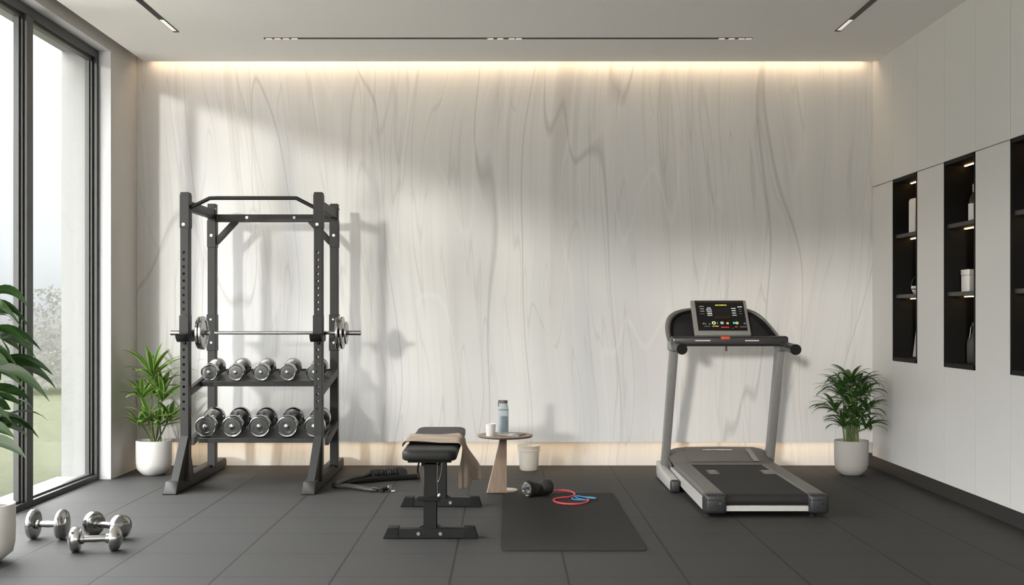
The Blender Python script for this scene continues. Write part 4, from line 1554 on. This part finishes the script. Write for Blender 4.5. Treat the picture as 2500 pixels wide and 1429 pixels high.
def front_plant():
    Yc = 5.8
    x = -2.548
    r = thing('potted_rubber_plant', (x, Yc, 0), 'large dark broad-leaved plant in a white pot cut off by the left picture edge', 'potted plant')
    pot(r, x, Yc, 0.172, 0.285, 0.11, 'pot')
    rr = random.Random(5)
    fol = MB()
    # (base px, tip px, lift of the arch in px, width m, depth offset of base / tip)
    spec = [((-40, 735), (68, 750), -42, 0.040, 0, 0.05), ((-45, 750), (77, 812), -40, 0.040, -0.1, -0.2), ((-50, 730), (58, 812), -28, 0.060, 0, -0.25),
            ((-50, 820), (102, 858), -38, 0.046, 0.05, -0.1), ((-45, 826), (90, 880), -42, 0.066, -0.05, -0.25), ((-20, 800), (22, 866), -8, 0.072, -0.1, -0.3),
            ((-30, 815), (48, 858), -22, 0.066, 0, -0.1), ((-35, 900), (130, 917), -40, 0.036, 0, 0.0), ((-30, 905), (138, 951), -44, 0.055, -0.05, -0.15),
            ((-25, 900), (121, 981), -30, 0.072, -0.1, -0.3), ((-50, 905), (69, 967), -34, 0.050, 0, -0.2), ((-50, 950), (73, 976), -18, 0.040, 0.05, 0.1),
            ((-50, 975), (58, 995), -22, 0.036, 0, -0.1), ((-45, 985), (26, 1000), -12, 0.060, 0, -0.1), ((-50, 1030), (95, 1070), -36, 0.036, 0, 0.0),
            ((-50, 1045), (68, 1068), -28, 0.045, 0, -0.1), ((-50, 1050), (36, 1070), -20, 0.052, 0, -0.2), ((-45, 1085), (65, 1122), -26, 0.060, -0.05, -0.2),
            ((-50, 890), (20, 885), -14, 0.060, -0.1, -0.3), ((-60, 860), (45, 900), -30, 0.060, -0.1, -0.3), ((-60, 930), (60, 920), -30, 0.050, 0.1, 0.2),
            ((-60, 1010), (30, 1035), -30, 0.040, 0, -0.2), ((-60, 780), (30, 770), -25, 0.045, 0.1, 0.2)]
    for (bp_, tp, lift, w, d0, d1) in spec:
        a = P(bp_[0], bp_[1], Yc + d0)
        c_ = P(tp[0], tp[1], Yc + d1)
        mid = (a * 0.45 + c_ * 0.55) + Vector((0, 0, -lift * 1.7 * Yc / F))
        pts = bez(a, mid, c_, 12)
        n = len(pts)
        ws = [w * 0.5 * max(0.05, math.sin(PI * min(1, (i / (n - 1)) ** 1.15)) ** 0.8) for i in range(n)]
        side = (c_ - a).cross(Vector((0, 0, 1))).normalized()
        side = (side * rr.uniform(0.35, 0.6) + Vector((0, 0, 1))).normalized()
        fol.strip(pts, [q * 1.3 for q in ws], side, 0.15)
    for k in range(16):
        z = rr.uniform(0.58, 1.2)
        az = rr.uniform(-0.5 * PI, 0.35 * PI)
        arc_leaf(fol, (x + rr.uniform(-0.02, 0.05), Yc + rr.uniform(-0.1, 0.06), z), az, 0.7, rr.uniform(0.22, 0.34), 0.060, 2.0, rr, 0.15)
    # foliage on the far side of the stems, outside the picture
    for k in range(26):
        z = rr.uniform(0.62, 1.3)
        az = rr.uniform(0.55 * PI, 1.45 * PI)
        l2 = min(rr.uniform(0.28, 0.42), (x - (-2.94)) / max(0.3, -math.cos(az)))
        arc_leaf(fol, (x + rr.uniform(-0.04, 0.02), Yc + rr.uniform(-0.06, 0.06), z), az, 0.6, l2, 0.055, 1.6, rr, 0.15)
    for v in fol.bm.verts:
        v.co.x = max(v.co.x, -2.935)
    fol.build('foliage', 'bigleaf', r, smooth=60)
    for k in range(6):
        b0 = Vector((x + rr.uniform(-0.06, 0.06), Yc + rr.uniform(-0.06, 0.06), 0.255))
        MB().tube(bez(b0, Vector((b0.x, b0.y, 0.7)), Vector((x + rr.uniform(-0.05, 0.06), Yc + rr.uniform(-0.06, 0.06), 1.05 + 0.05 * k)), 10), 0.009, 8).build('stem', 'stem', r)


front_plant()

# ------------------------------------------------------------------ treadmill
def treadmill():
    r = thing('treadmill', (1.54, 8.0, 0), 'grey and black treadmill with a tilted black console, facing the marble wall', 'treadmill')
    xl0, xl1, xr0, xr1 = 1.180, 1.302, 1.795, 1.905

    def zt(y):
        return 0.135 + (y - 7.15) * 0.012
    # base rails on the floor
    bl = MB()
    bl.prism([(8.10, 0.008), (8.10, 0.082), (8.55, 0.098), (8.86, 0.125), (8.86, 0.03), (8.80, 0.008)], 'x', 1.108, 1.166, 0.006, 2)
    br_ = bl.build('base_rail', 'tm_rail', r)
    MB().box(1.106, 1.170, 8.068, 8.11, 0.004, 0.086, 0.012, 3).build('end_cap', 'tm_cap', br_)
    MB().box(1.112, 1.162, 8.78, 8.84, 0.0, 0.012).build('rubber_foot', 'rubber', br_)
    b2 = MB()
    b2.box(1.835, 1.89, 8.10, 8.86, 0.006, 0.06, 0.006, 2)
    b2o = b2.build('base_rail', 'tm_rail', r)
    MB().box(1.84, 1.885, 8.12, 8.18, 0.0, 0.01).build('rubber_foot', 'rubber', b2o)
    MB().box(1.15, 1.86, 8.72, 8.80, 0.02, 0.07).build('cross_member', 'tm_cap', r)
    # uprights
    for (xb, xt, yb) in ((1.152, 1.166, 8.74), (1.893, 1.900, 8.68)):
        u = MB()
        u.beam((xb, yb, 0.06), (xt, 8.335, 0.985), 0.056, 0.088, 0.012, up=(0, -1, 0.4))
        u.build('upright', 'tm_grey', r)
    # side rails with ribbed tops
    for (a, b_, s) in ((xl0, xl1, -1), (xr0, xr1, 1)):
        rl = MB()
        t = bmesh.new()
        prof = [(a, 0.05), (a, 0.125)]
        nr = 5
        prof.append((a + 0.008, 0.134))
        wv = (b_ - a - 0.016)
        for k in range(nr):
            x0 = a + 0.008 + wv * k / nr
            prof += [(x0 + wv / nr * 0.25, 0.1365), (x0 + wv / nr * 0.80, 0.1365), (x0 + wv / nr * 0.90, 0.1325)]
        prof += [(b_ - 0.004, 0.133), (b_, 0.126), (b_, 0.05)]
        sec = []
        for y in (7.20, 7.5, 8.0, 8.5):
            sec.append([t.verts.new((x, y, z + zt(y) - 0.135)) for x, z in prof])
        for A, B_ in zip(sec, sec[1:]):
            for i in range(len(prof)):
                j = (i + 1) % len(prof)
                t.faces.new([A[i], A[j], B_[j], B_[i]])
        t.faces.new(sec[0])
        t.faces.new(sec[-1][::-1])
        rl.merge(t)
        ro = rl.build('side_rail', 'tm_taupe', r, smooth=25)
        xo = a if s < 0 else b_
        sk = MB()
        sk.prism([(7.20, 0.032), (7.20, 0.108), (8.62, 0.118), (8.62, 0.05)], 'x', xo - 0.006, xo + 0.006, 0.002, 1)
        sk.build('side_skirt', 'tm_rail', ro, smooth=None)
        ec = MB()
        ec.box(a - 0.006, b_ + 0.004, 7.095, 7.215, 0.020, 0.139, 0.022, 4)
        eo = ec.build('rear_cap', 'tm_cap', r)
        MB().box(a + 0.0, b_ - 0.03, 7.0935, 7.10, 0.1025, 0.106).build('cap_groove', 'rubber', eo)
        MB().cyl(((a + b_) / 2 + 0.022, 7.098, 0.082), ((a + b_) / 2 + 0.022, 7.090, 0.082), 0.005, None, 10).build('screw', 'rubber' if s > 0 else 'bolt', eo)
        fx = a + 0.02 if s < 0 else a + 0.025
        ftm = MB()
        ftm.cyl((fx, 7.15, 0.0), (fx, 7.15, 0.014), 0.024, 0.02, 18)
        ftm.cyl((fx, 7.15, 0.01), (fx, 7.15, 0.05), 0.008, None, 12)
        ftm.build('levelling_foot', 'rubber', r)
    # belt with its roller end
    pr = []
    rc_, yc, zc = 0.034, 7.160, 0.098
    for k in range(13):
        an = PI / 2 + PI * k / 12
        pr.append((yc + rc_ * math.cos(an), zc + rc_ * math.sin(an)))
    pr += [(8.55, 0.075), (8.55, 0.145)]
    MB().prism(pr, 'x', xl1 + 0.002, xr0 - 0.002).build('running_belt', 'belt', r, smooth=30)
    MB().box(xl1 + 0.001, xr0 - 0.001, 7.115, 7.145, 0.034, 0.067, 0.002, 1).build('rear_crossbar', 'tm_rail', r)
    mk = None
    for sx in (0, 1):
        for k in range(3):
            q = MB()
            yy = 8.16 - 0.065 * k
            ztop = 0.132 + (yy - 7.16) * (0.145 - 0.132) / 1.39 + 0.0006
            if sx == 0:
                x0 = xl1 + 0.055 - 0.004 * k
                x1 = x0 + 0.055
            else:
                x0 = xr0 - 0.075 - 0.004 * k
                x1 = x0 + 0.065
            q.prism([(x0, yy), (x1, yy), (x1 + 0.02, yy - 0.035), (x0 + 0.012, yy - 0.035)], 'z', ztop, ztop + 0.0008)
            q.build('belt_mark', 'belt_mark', r, smooth=None)
    # motor hood
    hd = MB()
    t = bmesh.new()
    prof = [(8.44, 0.140), (8.455, 0.163), (8.50, 0.172), (8.60, 0.205), (8.68, 0.226), (8.75, 0.235), (8.82, 0.226), (8.88, 0.19), (8.90, 0.12), (8.90, 0.04)]
    nx = 28
    secs = []
    for i in range(nx + 1):
        u = i / nx
        x = 1.172 + (1.905 - 1.172) * u
        e = abs(2 * u - 1)
        dz = -0.030 * max(0, (e - 0.72) / 0.28) ** 2 - 0.006 * e * e
        secs.append([t.verts.new((x, y, z + (dz if z > 0.15 else 0))) for y, z in prof])
    for A, B_ in zip(secs, secs[1:]):
        for i in range(len(prof) - 1):
            t.faces.new([A[i], A[i + 1], B_[i + 1], B_[i]])
    t.faces.new(secs[0])
    t.faces.new(secs[-1][::-1])
    hd.merge(t)
    ho = hd.build('motor_hood', 'tm_taupe', r, smooth=50)
    pn = MB()
    t = bmesh.new()
    prof2 = [(8.452, 0.168), (8.50, 0.177), (8.60, 0.210), (8.68, 0.231), (8.742, 0.239)]
    secs = []
    for x, ins in ((1.292, 0.0), (1.30, 0.002), (1.55, 0.002), (1.80, 0.002), (1.808, 0.0)):
        e = abs(2 * (x - 1.172) / (1.905 - 1.172) - 1)
        secs.append([t.verts.new((x, y, z - 0.006 * e * e - 0.002 + ins)) for y, z in prof2])
    for A, B_ in zip(secs, secs[1:]):
        for i in range(len(prof2) - 1):
            t.faces.new([A[i], A[i + 1], B_[i + 1], B_[i]])
    pn.merge(t)
    pn.build('hood_panel', 'tm_taupe', ho, smooth=50)
    st_ = MB()
    t = bmesh.new()
    prof3 = [(8.449, 0.1715), (8.50, 0.1815), (8.60, 0.2145), (8.68, 0.2335)]
    A = [t.verts.new((1.745 - (y - 8.45) * 0.10, y, z - 0.0015)) for y, z in prof3]
    B_ = [t.verts.new((1.785 - (y - 8.45) * 0.10, y, z - 0.0015)) for y, z in prof3]
    for i in range(3):
        t.faces.new([A[i], A[i + 1], B_[i + 1], B_[i]])
    st_.merge(t)
    st_.build('hood_stripe', 'tm_grey', ho, smooth=50)
    sl = math.atan2(0.033, 0.10)
    lettering('UORKUPTREREDAMIA', 0.021, Matrix.Translation((1.522, 8.645, 0.2265)) @ Matrix.Rotation(sl * 0.85, 4, 'X'), 'print', ho, bold=0.0012)

    # console: curved shell
    Yb, Zb = 8.30, 1.0
    lean = 0.42                                    # y gained per metre of height

    outl = [(1636, 843), (1630, 818), (1631, 792), (1641, 771), (1663, 758), (1700, 752), (1760, 750), (1815, 752), (1846, 760), (1869, 776), (1888, 800), (1904, 825), (1914, 843)]
    outl = smooth_path([((px - VX) * 8.33 / F, 0, CAM_H - (py - VY) * 8.33 / F) for px, py in outl], 8)

    def arch(k, scale=1.0, drop=0.0):
        """k in 0..1 from left foot over the top to the right foot"""
        q = k * (len(outl) - 1)
        i0 = min(int(q), len(outl) - 2)
        p = outl[i0].lerp(outl[i0 + 1], q - i0)
        return 1.53 + (p.x - 1.53) * scale, Zb - 0.012 + (p.z - Zb + 0.012) * scale

    t = bmesh.new()
    K = 72
    loops = []
    for (sc, dy) in ((1.0, 0.10), (1.0, 0.0), (0.985, -0.012), (0.945, -0.006), (0.915, 0.03), (0.87, 0.075)):
        ring = []
        for i in range(K + 1):
            k = i / K
            x, z = arch(k, sc)
            side = abs(2 * k - 1)
            fwd = -0.04 * max(0, side - 0.55) / 0.45            # wings sweep towards the runner
            ring.append(t.verts.new((x, Yb + lean * (z - Zb) + dy + fwd + 0.03, z)))
        loops.append(ring)
    for A, B_ in zip(loops, loops[1:]):
        for i in range(K):
            t.faces.new([A[i], A[i + 1], B_[i + 1], B_[i]])
    t.faces.new(loops[0])
    t.faces.new(loops[-1][::-1])
    cs = MB()
    cs.merge(t)
    co_ = cs.build('console_shell', 'tm_dark', r, smooth=50)
    t = bmesh.new()
    loops = []
    for (sc, dy) in ((1.004, 0.06), (1.006, -0.004), (0.986, -0.018), (0.955, -0.012)):
        ring = []
        for i in range(K + 1):
            k = i / K
            x, z = arch(k, sc)
            side = abs(2 * k - 1)
            fwd = -0.04 * max(0, side - 0.55) / 0.45
            ring.append(t.verts.new((x, Yb + lean * (z - Zb) + dy + fwd + 0.03, z)))
        loops.append(ring)
    for A, B_ in zip(loops, loops[1:]):
        for i in range(K):
            t.faces.new([A[i], A[i + 1], B_[i + 1], B_[i]])
    rm = MB()
    rm.merge(t)
    rm.build('console_rim', 'tm_taupe', co_, smooth=60)
    cb = MB()
    cb.box(1.130, 1.930, 8.20, 8.36, 0.982, 1.052, 0.018, 4)
    cbo = cb.build('console_bar', 'tm_dark', r)
    for (a, b_) in ((1697, 1734), (1819, 1853)):
        q = MB()
        p0, p1 = P(a, 832, 8.2), P(b_, 832, 8.2)
        q.box(p0.x, p1.x, 8.197, 8.203, p0.z - 0.004, p0.z + 0.004)
        q.build('slot_label', 'print', cbo, smooth=None)
    p0, p1 = P(1760, 826, 8.2), P(1782, 826, 8.2)
    key = MB().box(p0.x, p1.x, 8.190, 8.203, p0.z - 0.008, p0.z + 0.010, 0.003, 2).build('safety_key', emit('red_key', (0.75, 0.07, 0.02), 0.25), cbo)
    lettering('ETTOPES', 0.016, Matrix.Translation(((p0.x + p1.x) / 2, 8.1895, p0.z + 0.001)) @ Matrix.Rotation(PI / 2, 4, 'X'), 'cap', key)
    pk = P(1773, 843, 8.23)
    MB().box(pk.x - 0.006, pk.x + 0.006, 8.22, 8.235, pk.z - 0.042, pk.z + 0.02, 0.002, 1).build('key_pin', mat('rust_brown', (0.09, 0.045, 0.03), 0.5), cbo)
    # grips
    for (x, y0) in ((1.166, 7.965), (1.904, 7.895)):
        g = MB()
        pts = smooth_path([(x, 8.33, 0.985), (x, 8.22, 0.985), (x + 0.002, 8.1, 0.978), (x + 0.002, y0 + 0.02, 0.969)], 6)
        g.tube(pts, [0.032] * len(pts), 24)
        go = g.build('hand_grip', 'tm_cap', r)
        MB().lathe([(0, 0), (0.0335, 0.0), (0.0355, 0.004), (0.0355, 0.02), (0.033, 0.03), (0.0, 0.03)], Matrix.Translation((x + 0.002, y0, 0.9685)) @ Matrix.Rotation(-PI / 2, 4, 'X'), 28).build('end_plug', 'rubber', go)
    # shoulder joints where uprights meet the console
    for x in (1.160, 1.902):
        MB().box(x - 0.036, x + 0.036, 8.25, 8.40, 0.945, 1.02, 0.02, 4).build('shoulder', 'tm_grey', r)
    # tilted display
    A = Vector((1.2875, 8.19, 1.062))
    W_, H_ = 0.385, 0.310
    tilt = math.atan2(0.20, 0.238)
    mt = Matrix.Translation(A) @ Matrix.Rotation(PI / 2 - tilt, 4, 'X')
    d = MB()
    d.box(0, W_, 0, H_, -0.028, 0, 0.006, 3, mt)
    do = d.build('display_frame', 'tm_grey', co_)
    s = MB()
    s.box(0.028, W_ - 0.020, 0.034, H_ - 0.004, -0.004, 0.0012, 0.001, 1, mt)
    so = s.build('screen', 'screen', do)
    band_ = MB().box(0.03, W_ - 0.022, H_ - 0.026, H_ - 0.007, 0.0012, 0.0018, 0, 1, mt).build('screen_band', mat('screen_brown_band', (0.03, 0.024, 0.018), 0.3), so, smooth=None)
    win_ = MB().box(0.155, 0.262, 0.150, 0.235, 0.0012, 0.0018, 0, 1, mt).build('readout_window', mat('readout_dark', (0.012, 0.011, 0.011), 0.2), so, smooth=None)
    MB().box(0.152, 0.262, 0.143, 0.154, 0.0012, 0.0019, 0, 1, mt).build('readout_sill', mat('readout_sill_red', (0.035, 0.015, 0.013), 0.3), so, smooth=None)
    E = {k: emit('display_' + k, c_, s_) for k, c_, s_ in (('white', (0.8, 0.82, 0.8), 0.45), ('yellow', (0.85, 0.8, 0.12), 0.8), ('green', (0.55, 0.85, 0.35), 0.6),
                                                           ('teal', (0.1, 0.7, 0.5), 0.6), ('orange', (0.9, 0.45, 0.1), 0.6), ('red', (0.8, 0.05, 0.05), 0.6), ('grey', (0.5, 0.5, 0.48), 0.25))}

    def T(txt, u, v, size, colr, bold=0.0002):
        lettering(txt, size * 0.84, mt @ Matrix.Translation((u, v, 0.0022)), E[colr], so, bold=bold)
    T('MAX 8 SORTS 48', 0.206, 0.262, 0.0125, 'yellow')
    for k, s_ in enumerate(('OFT.IN', 'T:IAHE', '1LUIUS', '______')):
        T(s_, 0.070, 0.250 - 0.021 * k, 0.0115, 'grey')
    for k, s_ in enumerate(('[IIDIII]', 'MANUAL', 'HIIAULA', 'WBDSIS', '1HILLAT')):
        T(s_, 0.120, 0.236 - 0.0165 * k, 0.0115, 'white')
    for k, s_ in enumerate(('FIHINIE', 'SPEEIX', '|HILLII', 'L1SIITA')):
        T(s_, 0.290, 0.232 - 0.0205 * k, 0.0115, 'white')
    for k, s_ in enumerate(('IBHHIIS', '------', '------', '------')):
        T(s_, 0.335, 0.246 - 0.020 * k, 0.0115, 'white' if k == 0 else 'grey')

    def ring(u, v, ro_, ri, colr):
        q = MB()
        q.lathe([(ri, 0), (ro_, 0), (ro_, 0.001), (ri, 0.001), (ri, 0)], mt @ Matrix.Translation((u, v, 0.0018)), 24)
        q.build('button_ring', E[colr], so, smooth=None)
    ring(0.140, 0.102, 0.0135, 0.0075, 'green')
    ring(0.196, 0.102, 0.0105, 0.006, 'white')
    ring(0.234, 0.099, 0.0085, 0.0035, 'orange')
    ring(0.298, 0.101, 0.0105, 0.0055, 'green')
    T('E', 0.278, 0.101, 0.024, 'teal', 0.001)
    T('/', 0.165, 0.100, 0.022, 'white')
    T('C L', 0.075, 0.096, 0.019, 'grey')
    T('. L', 0.108, 0.094, 0.019, 'grey')
    T('( )', 0.352, 0.099, 0.020, 'grey')
    T('------------', 0.090, 0.073, 0.0125, 'grey')
    T('ALTURSE', 0.148, 0.073, 0.0125, 'orange')
    T('ISRITISO-00', 0.213, 0.063, 0.0125, 'red', 0.0002)
    T('SRTI', 0.290, 0.066, 0.0125, 'red')
    T('FS:TIUTHUOI', 0.338, 0.066, 0.0085, 'grey', 0.0)
    T('\\', 0.264, 0.055, 0.013, 'grey')


treadmill()

# ------------------------------------------------------------------ lights
def area(name, loc, rot, sx, sy, power, color, spread=PI):
    ld = bpy.data.lights.new(name, 'AREA')
    ld.shape = 'RECTANGLE'
    ld.size = sx
    ld.size_y = sy
    ld.energy = power
    ld.color = color
    ld.spread = spread
    o = bpy.data.objects.new(name, ld)
    col.objects.link(o)
    o.location = loc
    o.rotation_euler = rot
    return o


WARM = (1.0, 0.74, 0.46)
area('cove_lamp_top', (0.02, 9.305, 3.185), (0, 0, 0), 5.55, 0.05, 6.3, WARM)
area('cove_lamp_bottom', (0.0, 9.455, 0.200), (0, 0, 0), 5.6, 0.10, 4.2, WARM)

sun = bpy.data.lights.new('sun', 'SUN')
sun.energy = 1.1
sun.angle = math.radians(2.6)
sun.color = (1.0, 0.95, 0.87)
so_ = bpy.data.objects.new('sun', sun)
col.objects.link(so_)
sd = Vector((0.29, 1.0, -0.1015))
so_.rotation_euler = sd.to_track_quat('-Z', 'Y').to_euler()

wd = bpy.data.worlds.new('world')
scn.world = wd
wd.use_nodes = True
nt = wd.node_tree
nt.nodes.clear()
out = nt.nodes.new('ShaderNodeOutputWorld')
bg = nt.nodes.new('ShaderNodeBackground')
tc = nt.nodes.new('ShaderNodeTexCoord')
sep = nt.nodes.new('ShaderNodeSeparateXYZ')
nt.links.new(tc.outputs['Generated'], sep.inputs[0])
cr_ = ramp(nt, math_node(nt, 'ADD', math_node(nt, 'MULTIPLY', sep.outputs[2], 0.5), 0.5),
           [(0.0, (0.30, 0.30, 0.28)), (0.497, (0.60, 0.60, 0.59)), (0.503, (0.70, 0.71, 0.735)), (0.512, (0.80, 0.81, 0.82)), (0.525, (0.92, 0.925, 0.93)),
            (0.56, (1.08, 1.08, 1.07)), (0.63, (4.4, 4.3, 4.25)), (0.75, (14.9, 14.5, 14.4)), (1.0, (16.0, 15.6, 15.6))])
nt.links.new(cr_, bg.inputs[0])
bg.inputs[1].default_value = 1.0
nt.links.new(bg.outputs[0], out.inputs[0])

# ------------------------------------------------------------------ render look
scn.view_settings.view_transform = 'Standard'
scn.view_settings.look = 'None'
scn.view_settings.exposure = 0.22
scn.view_settings.gamma = 1.0
cy = scn.cycles
cy.use_denoising = True
cy.max_bounces = 8
cy.diffuse_bounces = 5
cy.glossy_bounces = 4
cy.transmission_bounces = 4
cy.transparent_max_bounces = 12
cy.caustics_reflective = False
cy.caustics_refractive = False
cy.sample_clamp_indirect = 6.0
for o in list(bpy.data.objects):
    strip_local(o)
